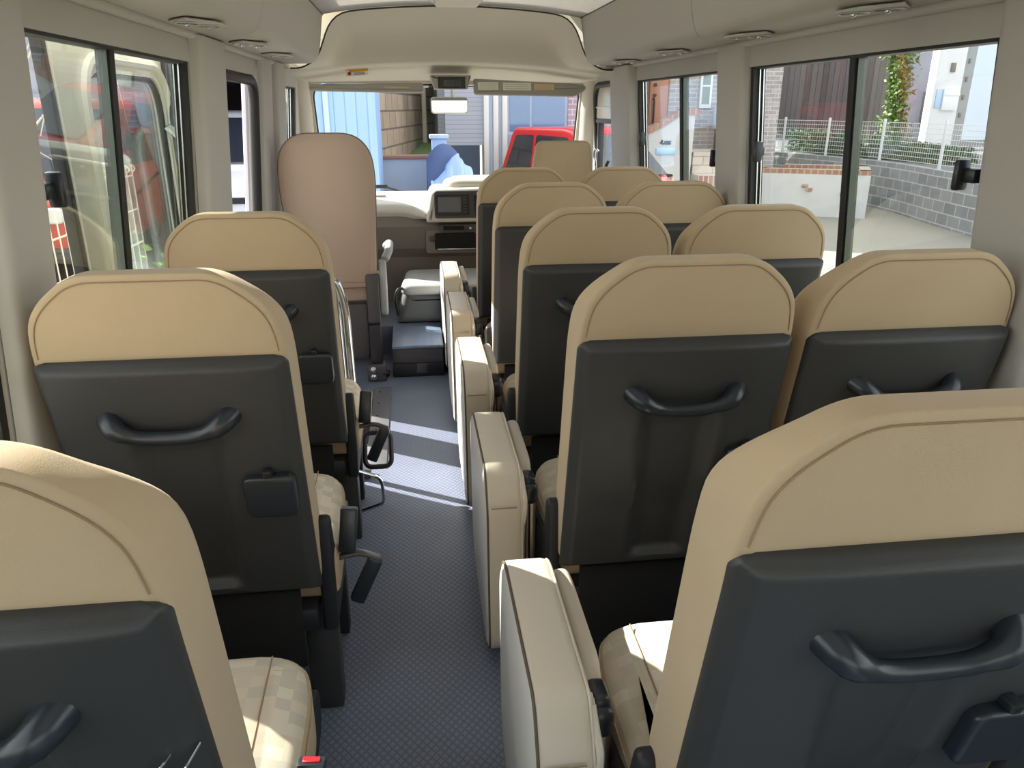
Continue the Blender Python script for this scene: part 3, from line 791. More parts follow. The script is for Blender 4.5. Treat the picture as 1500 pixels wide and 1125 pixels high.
# centre stack with the navigation screen
cs = obj('centre_stack', pillow(B(), rpoly([(-.135, .53), (-.105, .70), (-.08, .725), (.42, .735), (.46, .53)], [.02, .03, .03, .05, .02], 5), -.085, .30, .02, .03, lambda u, v, d: V((u, d+(v-.53)*.25, v)), 4), DASH, db, angle=50)
fc = lambda u, v, d: V((u, -.085+d+(v-.53)*.25, v))
bm = B(); pillow(bm, rrect(.53, .16, .02, 5, .185, .636), -.008, .03, .004, .003, fc, 2); fp = obj('fascia', bm, GREYP, cs)
bm = B(); pillow(bm, rrect(.205, .118, .006, 4, .03, .635), -.016, 0, .003, .002, fc, 2); hu = obj('head_unit', bm, mat('unit_black', (26, 27, 30), .3), cs)
bm = B(); pillow(bm, rrect(.142, .088, .003, 3, .012, .637), -.0185, -.01, .001, .001, fc, 2); obj('screen', bm, SCREEN, hu)
for q in range(6):
    bm = B(); pillow(bm, rrect(.026, .011, .002, 2, .108, .682-.0175*q), -.021, -.01, .002, .001, fc, 2); obj('button', bm, GREYP, hu)
for q in range(5):
    bm = B(); pillow(bm, rrect(.05, .017, .003, 2, .19, .685-.025*q), -.02, 0, .003, .001, fc, 2); obj('switch', bm, mat('unit_black', (26, 27, 30), .3), cs)
bm = B(); lathe(bm, [(.012, 0), (.011, .012), (0, .014)], 14, Matrix.Translation((.19, -.075, .70)) @ Matrix.Rotation(PI/2, 4, 'X')); obj('knob', bm, CHROME, cs)
bm = B(); pillow(bm, rpoly([(-.03, .20), (.0, .05), (.5, .03), (.7, .2), (.5, .34), (.1, .34)], .09, 6), .70, .775, .02, .04, lambda u, v, d: V((u, v, d)), 4, 0, .01); obj('instrument_hood', bm, DASH, db)
bm = B(); pillow(bm, rrect(.09, .055, .02, 4, -.43, .35), .648, .662, .004, .006, lambda u, v, d: V((u, v, d)), 2); obj('demister_vent', bm, DASH, db)
# firewall below
bm = B(); box(bm, (-.93, 5.10, .17), (1.0, 5.13, .60), .005); struct(obj('trim_85', bm, mat('dark_firewall', (46, 46, 50), .8)))
bm = B(); pillow(bm, rrect(.13, .20, .015, 4, -.36, .27), 5.06, 5.10, .006, .004, lambda u, v, d: V((u, d, v)), 3); tag(obj('fuse_cover', bm, mat('cover_grey', (122, 120, 118), .6)), 'grey cover plate low on the firewall under the dashboard', 'cover')
# wiper lying outside at the foot of the windscreen
wp = tag(empty('windscreen_wiper', (-.40, 5.52, .81)), 'thin black wiper arm lying along the bottom of the windscreen', 'wiper')
bm = B(); tube(bm, [(-.25, .0, .035), (.0, .0, .03), (.12, .03, -.01)], .007, 8); obj('arm', bm, RUBBER, wp)
bm = B(); box(bm, (-.32, -.012, .02), (.02, -.004, .045), .003); obj('blade', bm, RUBBER, wp)

# ------------------------------------------------------------------ header items
def visor(name, x0, x1, z0, z1, y, label, drop):
    r = tag(empty(name, ((x0+x1)/2, y, (z0+z1)/2)), label, 'sun visor')
    w_, h_ = (x1-x0), (z1-z0)
    sgn = 1 if x0 > -.2 else -1
    P = rpoly([(-w_/2, -h_/2+(drop if sgn < 0 else 0)), (w_/2, -h_/2+(drop if sgn > 0 else 0)), (w_/2, h_/2-(drop if sgn > 0 else 0)), (-w_/2, h_/2-(drop if sgn < 0 else 0))], [.02, .02, .02, .02], 5)
    if sgn > 0: P = rpoly([(-w_/2, -h_/2+.006), (w_/2-.08, -h_/2-.004), (w_/2, -h_/2+.04), (w_/2-.01, h_/2-.032), (-w_/2, h_/2)], [.02, .03, .03, .02, .02], 5)
    bm = B(); pillow(bm, P, -.014, .014, .012, .012, lambda u, v, d: V((u, d+v*.25, v)), 4); obj('panel', bm, ROOFM, r, angle=60)
    bm = B(); tube(bm, [(-sgn*(w_/2+.03), 0, h_/2*.3), (-sgn*(w_/2-.06), 0, h_/2*.3)], .006, 8); obj('pivot_rod', bm, WHITE, r)
    return r, (lambda u, v, d: V((u, d+v*.25, v)))
vl, f1 = visor('sun_visor', -.80, -.115, 1.440, 1.502, 5.02, 'narrow folded sun visor above the passenger half of the windscreen', .012)
bm = B(); pillow(bm, rrect(.15, .010, .002, 2, .18, .004), -.0165, -.012, .001, .001, f1, 1); obj('label', bm, mat('label_gold', (212, 186, 140), .6), vl)
vr, f2 = visor('sun_visor', .19, .90, 1.425, 1.527, 5.02, 'deep sun visor with white and yellow labels above the driver half of the windscreen', .02)
for cx, w_, h_, m in ((-.265, .125, .045, (236, 236, 226)), (-.085, .175, .045, (238, 238, 228)), (.085, .125, .036, (222, 200, 156))):
    bm = B(); pillow(bm, rrect(w_, h_, .002, 2, cx, .008-.015*(cx+.26)), -.0165, -.012, .001, .001, f2, 1); lb = obj('label', bm, mat('label_%d' % m[2], m, .5), vr)
    for q in range(3):
        bm = B(); pillow(bm, rrect(w_*.86, .002, .0008, 1, cx, .008-.015*(cx+.26)+.012-.012*q), -.0172, -.016, .0003, .0003, f2, 1); obj('printed_line', bm, mat('print_grey', (176, 176, 168), .6), lb)
ck = tag(empty('clock_display', (.055, 4.97, 1.503)), 'small black digital clock display in the middle of the windscreen header', 'clock')
bm = B(); pillow(bm, rpoly([(-.105, -.04), (.095, -.04), (.12, .04), (-.13, .04)], .008), 0, .12, .006, .006, XZ(0), 3); obj('housing', bm, ROOFM, ck)
bm = B(); pillow(bm, rrect(.165, .066, .004, 3, 0, -.002), -.004, .01, .003, .002, XZ(0), 2); obj('bezel', bm, mat('clock_black', (14, 15, 14), .3), ck)
bm = B(); pillow(bm, rrect(.105, .036, .002, 2, .002, -.004), -.0062, 0, .001, .001, XZ(0), 1); lc = obj('display', bm, mat('lcd_green', (66, 76, 64), .3), ck)
def digit(bm, ch, x, z, h, y, t=.0022):
    segs = {'0': 'abcdef', '1': 'bc', '2': 'abged', '3': 'abgcd', '8': 'abcdefg', '5': 'afgcd'}[ch]; w_ = h*.55
    S = {'a': (x, z+h/2, w_, t), 'g': (x, z, w_, t), 'd': (x, z-h/2, w_, t), 'b': (x+w_/2, z+h/4, t, h/2), 'c': (x+w_/2, z-h/4, t, h/2), 'f': (x-w_/2, z+h/4, t, h/2), 'e': (x-w_/2, z-h/4, t, h/2)}
    for q in segs:
        a_, b_, c_, d_ = S[q]; box(bm, (a_-c_/2, y-.0006, b_-d_/2), (a_+c_/2, y, b_+d_/2))
for ch, x in (('1', -.030), ('1', -.012), ('3', .016), ('0', .036)):
    bm = B(); digit(bm, ch, x, -.004, .022, -.0064); obj('digit', bm, mat('clock_black', (14, 15, 14), .3), lc, smooth=False)
mr = tag(empty('rear_view_mirror', (.035, 4.93, 1.372)), 'small interior mirror hanging below the clock', 'mirror')
mp = rrect(.225, .096, .022, 6)
bm = B(); pillow(bm, mp, 0, .03, .006, .014, XZ(0), 4); obj('housing', bm, WHITE, mr, angle=60)
bm = B(); pillow(bm, inset(mp, .004), -.003, .004, .002, .001, lambda u, v, d: V((u, d+.0*u, v)), 2); obj('mirror_glass', bm, MIRROR, mr)
bm = B(); tube(bm, arc([(.02, .03, .02), (.02, .045, .045), (.02, .05, .085)], .02, 4), .010, 8); obj('stem', bm, WHITE, mr)
stk = tag(empty('warning_sticker', (-.505, 4.93, 1.553)), 'small white warning sticker with an orange band on the cream dome lip', 'sticker')
bm = B(); box(bm, (-.065, -.001, -.021), (.065, .001, .021)); 
M_ = Matrix.Rotation(-.08, 4, 'Y') @ Matrix.Rotation(-.5, 4, 'X')
bm.transform(M_); obj('paper', bm, WHITE, stk, smooth=False)
bm = box(B(), (-.045, -.0016, .006), (.065, -.001, .021)); bm.transform(M_); obj('orange_band', bm, mat('sticker_orange', (232, 172, 40), .5), stk, smooth=False)
bm = B(); lathe(bm, [(.011, 0), (.011, .0012), (.007, .0012), (.007, 0)], 18, M_ @ Matrix.Translation((-.045, -.001, -.004)) @ Matrix.Rotation(PI/2, 4, 'X')); obj('red_ring', bm, RED, stk)
for q in range(3):
    bm = box(B(), (-.02, -.0016, -.003-.006*q), (.045, -.001, -.0005-.006*q)); bm.transform(M_); obj('printed_line', bm, mat('print_violet', (120, 104, 130), .6), stk, smooth=False)
# hook slots on the dome lip
# ceiling lamp
LAMP = mat('lamp_diffuser', (228, 224, 214), .5)
cl = None
cl = tag(empty('ceiling_light', (XC, 4.05, 1.858)), 'flat unlit ceiling light at the top edge of the picture', 'ceiling light')
bm = B(); pillow(bm, rrect(.22, .34, .04, 6), -.03, .0, .014, .002, XY(0), 4); obj('diffuser', bm, LAMP, cl, angle=60)
bm = B(); pillow(bm, rrect(.25, .37, .05, 6), -.012, .0, .005, .002, XY(0), 3); obj('rim', bm, WHITE, cl, angle=60)
# air outlets
def air_outlet(root, s):
    n = V((-s*.02, 0, -1)).normalized()
    bm = B(); pillow(bm, [(-.125, 0), (-.03, -.052), (.055, -.06), (.125, 0), (.03, .052), (-.055, .06)], 0, .006, .003, .002, lambda u, v, d: V((v*s, u, -d+.001)), 3); obj('plate', bm, WALLP, root, angle=60)
    for cy, cx in ((-.035, .018), (.045, -.018)):
        Mx = Matrix.Translation((cx*s, cy, -.004)) @ Matrix.Rotation(.04, 4, 'X') @ Matrix.Diagonal((.8, 1.25, 1, 1))
        bm = B(); lathe(bm, [(.040, .004), (.0415, -.001), (.038, -.004), (.033, -.003), (.031, .004)], 24, Mx); nz = obj('nozzle', bm, mat('nozzle_silver', (176, 176, 170), .35, .3), root, angle=50)
        bm = B(); lathe(bm, [(.032, -.0028), (.0, -.0028)], 20, Mx); obj('throat', bm, mat('throat_black', (34, 34, 32), .7), nz)
        for q in (-.012, 0, .012):
            bm = B(); box(bm, (q-.0012, -.028, -.004), (q+.0012, .028, -.001), 0, 2, Mx); obj('vane', bm, mat('nozzle_silver', (176, 176, 170), .35, .3), nz, smooth=False)
        bm = B(); lathe(bm, [(.0, -.010), (.006, -.009), (.009, -.006), (.009, -.002)], 14, Mx); obj('thumb_knob', bm, CHROME, nz)
VG = 'twin air outlets under the ceiling ducts'
first = None
for s, xv, ys, lab in ((1, .845, (1.80, 2.47, 3.21, 3.89), ('twin oval air outlet above the large driver-side window, biggest in view', 'twin air outlet above the pillar between the driver-side windows', 'twin air outlet above the second driver-side window', 'twin air outlet above the narrow pillar behind the driver')),
                       (-1, -.755, (1.62, 2.30, 3.00, 3.62), ('twin air outlet at the top edge, above the door-side sliding window', 'twin air outlet above the pillar before the doorway', 'twin air outlet above the doorway', 'small twin air outlet closest to the cab on the door side'))):
    for y, lb in zip(ys, lab):
        if first is None or s not in first:
            first = first or {}; r = empty('air_outlet', (xv, y, 1.570)); air_outlet(r, s); first[s] = r
        else: r = copy_tree(first[s]); r.location = (xv, y, 1.570)
        tag(r, lb, 'air vent', VG)

# chrome rails by the doorway and under the front single seat
rl = tag(empty('entrance_rail', (-.47, 2.73, 0)), 'bent chrome handrail rising in front of the single seat at the doorway', 'handrail')
for x, y in ((0, 0), (-.035, .03)):
    bm = B(); tube(bm, arc([(x-.40, y, .82), (x-.03, y, .80), (x, y-.0, .70), (x+.015, y-.02, .03)], .07, 8), .0135, 12); obj('tube', bm, CHROME, rl)
bm = B(); box(bm, (-.03, -.03, .0), (.05, .03, .03), .006); obj('foot_plate', bm, GREYP, rl)
lp = tag(empty('footrest_loop', (-.405, 2.47, 0)), 'bent steel wire loop at the side of the single seat behind the doorway', 'footrest')
bm = B(); tube(bm, arc([(-.03, -.10, .20), (.045, -.10, .17), (.05, -.08, .06), (-.03, -.07, .03)], .03, 6), .006, 8); obj('wire', bm, CHROME, lp)
bm = B(); tube(bm, arc([(-.02, .14, .235), (.075, .14, .235), (.075, .07, .13), (-.02, .07, .13)], .03, 6, True), .009, 8, True); obj('foot_bar', bm, DARK, lp)
# wire hooks hanging on the back of the rearmost single seat
hkL = ['topmost wire hook of the three behind the rearmost single seat', 'longest wire hook of the three behind the rearmost single seat', 'lowest wire hook of the three behind the rearmost single seat']
HOOKS = ((-.508, .728, -.481, .752), (-.495, .701, -.460, .745), (-.590, .702, -.574, .729))
for (x0, z0, x1, z1), lb in zip(HOOKS, hkL):
    yb = .607+(.95-(z0+z1)/2)*TB-.042
    h = empty('wire_hook', ((x0+x1)/2, yb, (z0+z1)/2))
    tag(h, lb, 'hook', 'wire hooks behind the rearmost single seat')
    bm = B(); a_, b_ = V((x1-h.location.x, .0, z1-h.location.z)), V((x0-h.location.x, -.006, z0-h.location.z)); d_ = (b_-a_)
    tube(bm, arc([a_-d_*.25+V((0, .02, -.004)), a_, b_, b_+V((.004, .02, .004))], .006, 5), .0016, 8); obj('wire', bm, CHROME, h)

# ------------------------------------------------------------------ outdoors
GZ = -.65
ASPH = mat('pale_concrete_ground', (150, 146, 136), .9, bump=.3, bscale=40, var=.12, vscale=.6)
CONC = mat('grey_concrete', (140, 142, 146), .9, bump=.3, bscale=30, var=.22, vscale=1.3)
CONC_D = mat('weathered_concrete', (118, 118, 120), .9, bump=.3, bscale=30, var=.3, vscale=1.6)
bm = B(); grid(bm, 2, 2, lambda u, v: V((-60+120*u, -40+120*v, GZ))); struct(obj('ground', bm, ASPH))

# white rendered planter with a brick coping
pl = tag(empty('brick_planter', (8.4, 13.85, GZ)), 'low white rendered planter with a terracotta brick coping outside the big window', 'planter')
RENDER = mat('white_render', (206, 206, 206), .9, var=.12, vscale=2.5, bump=.2, bscale=80)
COPING = brick_mat('coping_brick', (160, 112, 92), (178, 132, 110), (176, 160, 146), .11, .3, .05, .8, None)
hgt = .80
def wallbox(r, a, b, h, t, m, nm, z0=0):
    a, b = V((*a, 0)), V((*b, 0)); d = (b-a).normalized(); n = V((-d.y, d.x, 0))*t
    bm = B(); ring_loft(bm, [[a+V((0, 0, z0)), b+V((0, 0, z0)), b+n+V((0, 0, z0)), a+n+V((0, 0, z0))], [a+V((0, 0, h)), b+V((0, 0, h)), b+n+V((0, 0, h)), a+n+V((0, 0, h))]])
    return obj(nm, bm, m, r, smooth=False)
c0, c1, c2, c3 = (-1.72, .95), (0, 0), (.72, 1.3), (-.7, 2.1)
wallbox(pl, c0, c1, hgt, .16, RENDER, 'front_wall'); wallbox(pl, c1, c2, hgt, .16, RENDER, 'side_wall'); wallbox(pl, (-2.15, 1.85), c0, hgt, .16, RENDER, 'side_wall'); wallbox(pl, c2, c3, hgt, .16, RENDER, 'back_wall')
for a_, b_ in ((c0, c1), (c1, c2), ((-2.15, 1.85), c0), (c2, c3)):
    o = wallbox(pl, a_, b_, hgt+.09, .20, COPING, 'coping', hgt)
for px, pz in ((-.98, .58), (-.90, .51), (-.30, .50), (-.22, .56), (-.36, .44)):
    t = -px/1.72; bm = cbox((px, .95*t-.006, pz), (.20, .02, .065), .006, 1, None); bm.transform(Matrix.Identity(4)); obj('inset_brick', bm, COPING, pl)
obj('soil', prism(B(), [(-.5+(x+.5)*.8, 1.1+(y-1.1)*.72) for x, y in (c0, c1, c2, c3)], .55, .62, XY(0)), mat('soil', (66, 62, 58), .95, bump=.6, bscale=30), pl)

# curving retaining wall of concrete blocks
BLOCK = brick_mat('concrete_block', (128, 132, 138), (150, 153, 158), (190, 192, 194), .40, .20, .06, .9, 'x', .4)
bwp = [(8.4, 8.0), (8.62, 9.6), (8.87, 11.3), (9.15, 13.0), (9.5, 14.6), (9.6, 16.0), (9.3, 17.7), (8.95, 19.1), (8.7, 20.2)]
bp = [V((x, y, 0)) for x, y in bwp]
P2 = arc([tuple(p) for p in bp], 1.0, 4)
bm = B(); top = []
for p in P2:
    h = GZ+.95
    top.append(h)
rings = [[V((p.x, p.y, GZ-.1)), V((p.x+.16, p.y, GZ-.1)), V((p.x+.16, p.y, h)), V((p.x, p.y, h))] for p, h in zip(P2, top)]
ring_loft(bm, rings)
tag(obj('block_wall', bm, BLOCK, angle=30), 'curved grey concrete block retaining wall below the wire fence', 'wall')
# raised forecourt behind it
bm = B(); prism(bm, [(p.x+.1, p.y) for p in P2]+[(8.7, 40), (36, 40), (36, 7)], GZ, GZ+.90, lambda u, v, d: V((u, v, d))); struct(obj('ground_terrace', bm, mat('terrace_asphalt', (104, 106, 112), .9, bump=.3, bscale=40, var=.15)))
# wire mesh fence on top of the block wall
mf = tag(empty('mesh_fence', (0, 0, GZ+.95)), 'pale wire mesh fence with slim posts on top of the block wall', 'fence')
WIRE = mat('white_wire', (222, 224, 226), .4, .2)
fp_ = [V((9.0, 8.9, 0)), V((9.35, 11.3, 0)), V((9.62, 13.66, 0)), V((9.82, 15.93, 0)), V((9.52, 17.65, 0)), V((9.15, 19.11, 0)), V((8.95, 20.3, 0))]
for a_, b_ in zip(fp_, fp_[1:]):
    bm = B(); d = b_-a_; L_ = d.length; d.normalize()
    for k in range(9): tube(bm, [a_+V((0, 0, .05+.09*k)), b_+V((0, 0, .05+.09*k))], .005, 4)
    n_ = int(L_/.075)
    for k in range(n_): 
        p = a_+d*(k+.5)*L_/n_; tube(bm, [p+V((0, 0, .04)), p+V((0, 0, .78))], .003, 4)
    obj('wire_panel', bm, WIRE, mf, smooth=False)
for p in fp_:
    bm = B(); tube(bm, [p+V((0, 0, -.06)), p+V((0, 0, .84))], .032, 8); obj('post', bm, WIRE, mf)
# greenery
def leaves(bm, n, pos, size):
    for _ in range(n):
        c = pos(); a_, b_ = random.uniform(0, 2*PI), random.uniform(-.9, .9)
        u = V((math.cos(a_), math.sin(a_), b_)).normalized()*size*random.uniform(.6, 1.3)
        w_ = u.cross(V((random.uniform(-1, 1), random.uniform(-1, 1), random.uniform(-1, 1)))).normalized()*size*.45
        q = [bm.verts.new(c+t) for t in (-u, w_, u, -w_)]; bm.faces.new(q)
    return bm
LEAF = mat('leaf_green', (78, 104, 46), .6, var=.35, vscale=3); LEAF2 = mat('ivy_green', (92, 116, 44), .55, var=.4, vscale=4); LEAFD = mat('dark_leaf', (62, 96, 58), .7, var=.35, vscale=3)
hd = tag(empty('hedge', (0, 0, 0)), 'low dark green planting running behind the wire fence', 'hedge')
bm = B()
def hp_():
    t = random.random(); w_ = random.uniform(0, .9); a_ = V((9.9, 20.5, 0)).lerp(V((10.6, 14.9, 0)), t)
    return a_+V((w_, w_*.2, GZ+.92+random.random()**1.5*(.55-.25*t)))
leaves(bm, 9000, hp_, .06); obj('foliage', bm, LEAFD, hd, smooth=False)
# weathered timber screen
PLANK = stripe_mat('weathered_plank', (96, 86, 84), (52, 46, 46), .22, 'X', .9, .35)
ts_ = tag(empty('timber_screen', (14.1, 28.5, GZ)), 'tall dark weathered vertical-board screen behind the planter', 'timber screen')
obj('boards', box(B(), (-1.75, 0, .9), (4.4, .12, 6.6)), PLANK, ts_, smooth=False)
obj('capping', box(B(), (-1.75, -.03, 6.6), (4.4, .15, 6.72)), PLANK, ts_, smooth=False)
dp = tag(empty('downpipe', (11.9, 27.6, GZ)), 'white downpipe at the corner beside the dark timber screen', 'pipe')
bm = B(); tube(bm, [(0, 0, .9), (0, 0, 6.6)], .11, 12); obj('pipe', bm, WHITE, dp)
for zz in (.9, 2.4, 3.9):
    bm = B(); box(bm, (-.13, -.13, zz+.4), (.13, .13, zz+.48), .01); obj('bracket', bm, WHITE, dp)
iv = tag(empty('ivy_plant', (15.0, 23.7, GZ)), 'bright climbing ivy column between the timber screen and the grey wall panel', 'ivy')
bm = B(); tube(bm, [(.1, 0, .9), (.0, .05, 2.6), (-.15, .0, 5.2)], [.12, .09, .05], 8); obj('stem', bm, mat('bark', (92, 76, 60), .9), iv)
def ip():
    z = random.uniform(.95, 5.6); w_ = .40+.12*math.sin(z*2)+(.8 if z > 4.2 and random.random() < .4 else 0)
    return V((min(1.4, random.gauss(-.02*(z-1)+(.35 if w_ > .7 else 0), w_*.5)), random.gauss(0, .16), z))
bm = B(); leaves(bm, 4200, ip, .09); obj('foliage', bm, LEAF2, iv, smooth=False)
gp = tag(empty('rendered_wall', (15.6, 24.8, GZ)), 'smooth purplish-grey rendered wall behind the ivy with a dark letter slot', 'garden wall')
obj('render', box(B(), (.0, 0, .9), (2.95, .2, 3.95)), mat('mauve_render', (150, 148, 160), .85, var=.12, vscale=2), gp, smooth=False)
obj('slot', box(B(), (1.0, -.02, 1.4), (1.3, .0, 2.5), .01), mat('slot_brown', (104, 100, 98), .6), gp)
# white gate pillar with intercom, letterbox and lamp
wpil = tag(empty('gate_pillar', (14.3, 20.5, GZ)), 'white gate pillar with a small intercom and letterbox above the block wall', 'gate pillar')
obj('pillar', box(B(), (-0.341, 0.000, 0.880), (0.465, 0.300, 6.248), .01), mat('bright_render', (226, 226, 228), .9), wpil)
obj('grey_pier', box(B(), (0.465, 0.078, 0.880), (0.806, 0.698, 6.248), .01), mat('pier_grey', (158, 160, 160), .85, var=.1), wpil)
obj('intercom', box(B(), (0.046, -0.046, 2.915), (0.171, 0.000, 3.147), .006), mat('intercom_brown', (120, 108, 98), .4), wpil)
lb_ = obj('letterbox', box(B(), (-0.062, -0.078, 1.939), (0.372, 0.000, 2.497), .01), WHITE, wpil)
obj('letter_flap', box(B(), (-0.031, -0.093, 2.311), (0.403, -0.070, 2.404), .004), WHITE, lb_)
obj('side_panel', box(B(), (-0.248, -0.031, 2.001), (-0.078, 0.000, 2.481), .004), mat('sky_blue_plate', (176, 206, 236), .5), wpil)
for dx in (-.04, .05, .12):
    bm = B(); lathe(bm, [(.02, 0), (.045, .05), (.045, .10), (0, .11)], 14, Matrix.Translation(((.14+dx)*1.55, -.08, 4.15-.2*dx)) @ Matrix.Scale(1.5, 4) @ Matrix.Rotation(1.2, 4, 'X')); obj('spotlight', bm, CHROME, wpil)
for q in range(5):
    obj('grey_block', box(B(), (.59, .04, 1.76+.46*q), (.65, .09, 1.88+.46*q), .003), mat('stud_grey', (120, 120, 120), .5), wpil)
hw_ = tag(empty('white_house', (18.7, 23.2, GZ)), 'bright white rendered house wall at the far end of the block wall', 'house')
obj('render_wall', box(B(), (-1.860, 0.000, 0.880), (6.200, 0.775, 7.488)), mat('white_house_render', (216, 226, 240), .9), hw_, smooth=False)
obj('plinth', box(B(), (-1.891, -0.046, 0.880), (6.231, 0.775, 1.055)), CONC, hw_, smooth=False)

# brick house with the brown front door
BRICK = brick_mat('grey_brick', (158, 150, 152), (184, 174, 174), (206, 204, 204), .30, .085, .10, .85)
bh = tag(empty('brick_house', (5.6, 16.3, GZ)), 'pale grey brick house with a timber-clad entrance and a narrow white window', 'house')
obj('brick_wall', box(B(), (-.45, 0, 0), (2.0, .3, 5)), BRICK, bh, smooth=False)
DOORW = stripe_mat('brown_door_board', (150, 104, 82), (104, 68, 54), .20, 'X', .6, .18)
obj('timber_cladding', box(B(), (-1.5, -.04, 0), (-.45, .3, 5)), DOORW, bh, smooth=False)
dr = obj('front_door', box(B(), (-.88, -.10, .75), (-.50, -.04, 2.78), .01), mat('door_panel_brown', (176, 118, 92), .5), bh)
bm = B(); tube(bm, arc([(-.80, -.10, 1.62), (-.80, -.17, 1.64), (-.80, -.17, 2.16), (-.80, -.10, 2.18)], .05, 5), .022, 8); obj('door_handle', bm, DARK, dr)
for zz in (1.55, 2.25, 2.45):
    bm = B(); lathe(bm, [(.035, 0), (.035, .03), (0, .035)], 14, Matrix.Translation((-.78, -.10, zz)) @ Matrix.Rotation(PI/2, 4, 'X')); obj('lock', bm, DARK, dr)
bm = B(); lathe(bm, [(.10, 0), (.10, .03), (0, .04)], 20, Matrix.Translation((-.72, -.12, 2.72)) @ Matrix.Rotation(PI/2, 4, 'X')); obj('wreath', bm, mat('wreath_blue', (116, 142, 178), .7), dr)
obj('upper_storey', box(B(), (-1.5, .1, 5), (2.0, 6, 8.4)), BRICK, bh, smooth=False)
obj('side_wall', box(B(), (-1.5, .3, 0), (-1.3, 6, 5)), BRICK, bh, smooth=False)
wn = obj('window_frame', box(B(), (.20, -.06, 2.0), (.46, .02, 3.5), .01), WHITE, bh)
obj('pane', box(B(), (.25, -.07, 2.08), (.41, -.05, 3.44)), mat('green_grey_pane', (130, 142, 138), .15), wn, smooth=False)
obj('cross_bar', box(B(), (.25, -.075, 2.42), (.41, -.06, 2.45)), WHITE, wn, smooth=False)
wh = tag(empty('water_heater', (6.25, 15.9, GZ)), 'pale blue-white tank standing above the grey bin by the brick house', 'tank')
bm = B(); lathe(bm, [(.0, 1.6), (.22, 1.6), (.24, 1.64), (.24, 2.0), (.20, 2.06), (0, 2.08)], 24); obj('tank', bm, mat('tank_white', (214, 226, 234), .4), wh)
bm = B(); lathe(bm, [(.19, 1.2), (.19, 1.62)], 20); obj('stand', bm, GREYP, wh)
bn = tag(empty('grey_bin', (5.93, 14.9, GZ+1.2)), 'grey lidded bin standing on the block step', 'bin')
bm = B(); pillow(bm, rrect(.36, .34, .05), 0, .34, .02, .02, lambda u, v, d: V((u*(.9+.25*d), v*(.9+.25*d), d)), 3); obj('bin_body', bm, mat('bin_grey', (118, 124, 136), .6), bn)
bm = B(); pillow(bm, rrect(.42, .40, .06), .33, .41, .02, .03, lambda u, v, d: V((u, v, d)), 3); obj('lid', bm, mat('bin_lid', (96, 100, 104), .6), bn)
bm = B(); lathe(bm, [(.07, 0), (.07, .02), (.0, .02)], 16, Matrix.Translation((.10, -.19, .14)) @ Matrix.Rotation(PI/2, 4, 'X')); obj('badge', bm, mat('badge_navy', (20, 26, 66), .5), bn)
stp = tag(empty('entrance_steps', (5.2, 14.75, GZ)), 'pale block and brick entrance steps under the grey bin', 'steps')
PAV = brick_mat('pale_block', (198, 186, 178), (212, 202, 192), (160, 146, 138), .42, .16, .05, .9)
PAVB = brick_mat('red_step_brick', (164, 124, 112), (190, 158, 146), (206, 200, 192), .10, .20, .07, .9)
obj('step', box(B(), (.0, -.75, 0), (.85, -.4, .40)), PAVB, stp, smooth=False)
obj('step', box(B(), (.0, -.4, 0), (.85, -.02, .80)), PAVB, stp, smooth=False)
obj('landing', box(B(), (.0, -.02, 0), (.95, 1.2, 1.2)), PAV, stp, smooth=False)
# curved white entrance wall
cw = tag(empty('curved_wall', (4.6, 14.5, GZ)), 'white rendered entrance wall rising in a curve under a terracotta coping', 'wall')
prof = [(-.75, 0), (.46, 0), (.50, 1.88)]
top_ = [(.40, 1.90), (.28, 1.895), (.15, 1.84), (.02, 1.76), (-.15, 1.66), (-.35, 1.57), (-.55, 1.49), (-.75, 1.43)]
bm = B(); prism(bm, prof+top_, 0, .2, XZ(0)); obj('render', bm, RENDER, cw, smooth=False)
bm = B(); tp = [V((x, .1, z+.05)) for x, z in [(.56, 1.875)]+top_]
rings = [[p+V((0, -.13, -.055)), p+V((0, .13, -.055)), p+V((0, .13, .055)), p+V((0, -.13, .055))] for p in tp]
ring_loft(bm, rings); obj('coping', bm, COPING, cw, angle=30)
np_ = obj('name_plate', box(B(), (-.12, -.02, 1.36), (.06, -.005, 1.385), .002), mat('plate_dark', (48, 50, 54), .5), cw)
# flowing script on the name plate
for ch, (x0, z0) in enumerate(((-.125, 1.41), (-.075, 1.405), (-.03, 1.405), (.01, 1.405))):
    bm = B(); h_ = .055 if ch == 0 else .032
    pts = [(x0+.025*math.sin(t*1.3)+.006*t*(ch > 0), -.012, z0+h_*math.cos(t)*.5) for t in [q*.55 for q in range(12)]]
    tube(bm, pts, .006, 6); obj('letter', bm, mat('plate_dark', (48, 50, 54), .5), np_)
obj('letter_slot', box(B(), (-.22, -.02, 1.17), (.16, .0, 1.30), .01), mat('sky_blue_plate2', (172, 204, 232), .35, .2), cw)
ic = obj('intercom', box(B(), (.24, -.03, 1.30), (.36, .0, 1.46), .01), mat('intercom_grey', (150, 146, 138), .4), cw)
obj('lens', box(B(), (.28, -.04, 1.36), (.32, -.03, 1.41), .004), DARK, ic)
gl = tag(empty('garden_lamp', (4.28, 14.1, GZ)), 'small cream and glass ornament standing before the curved white wall', 'ornament')
bm = B(); lathe(bm, [(.0, 0), (.10, 0), (.09, .3), (.11, .75), (.06, .86), (.0, .9)], 18); obj('figure', bm, mat('cream_glaze', (224, 216, 176), .4), gl)
bm = B(); lathe(bm, [(.0, .55), (.05, .58), (.07, .65), (.05, .72), (0, .75)], 16, Matrix.Translation((-.12, -.05, 0))); obj('globe', bm, WHITE, gl)

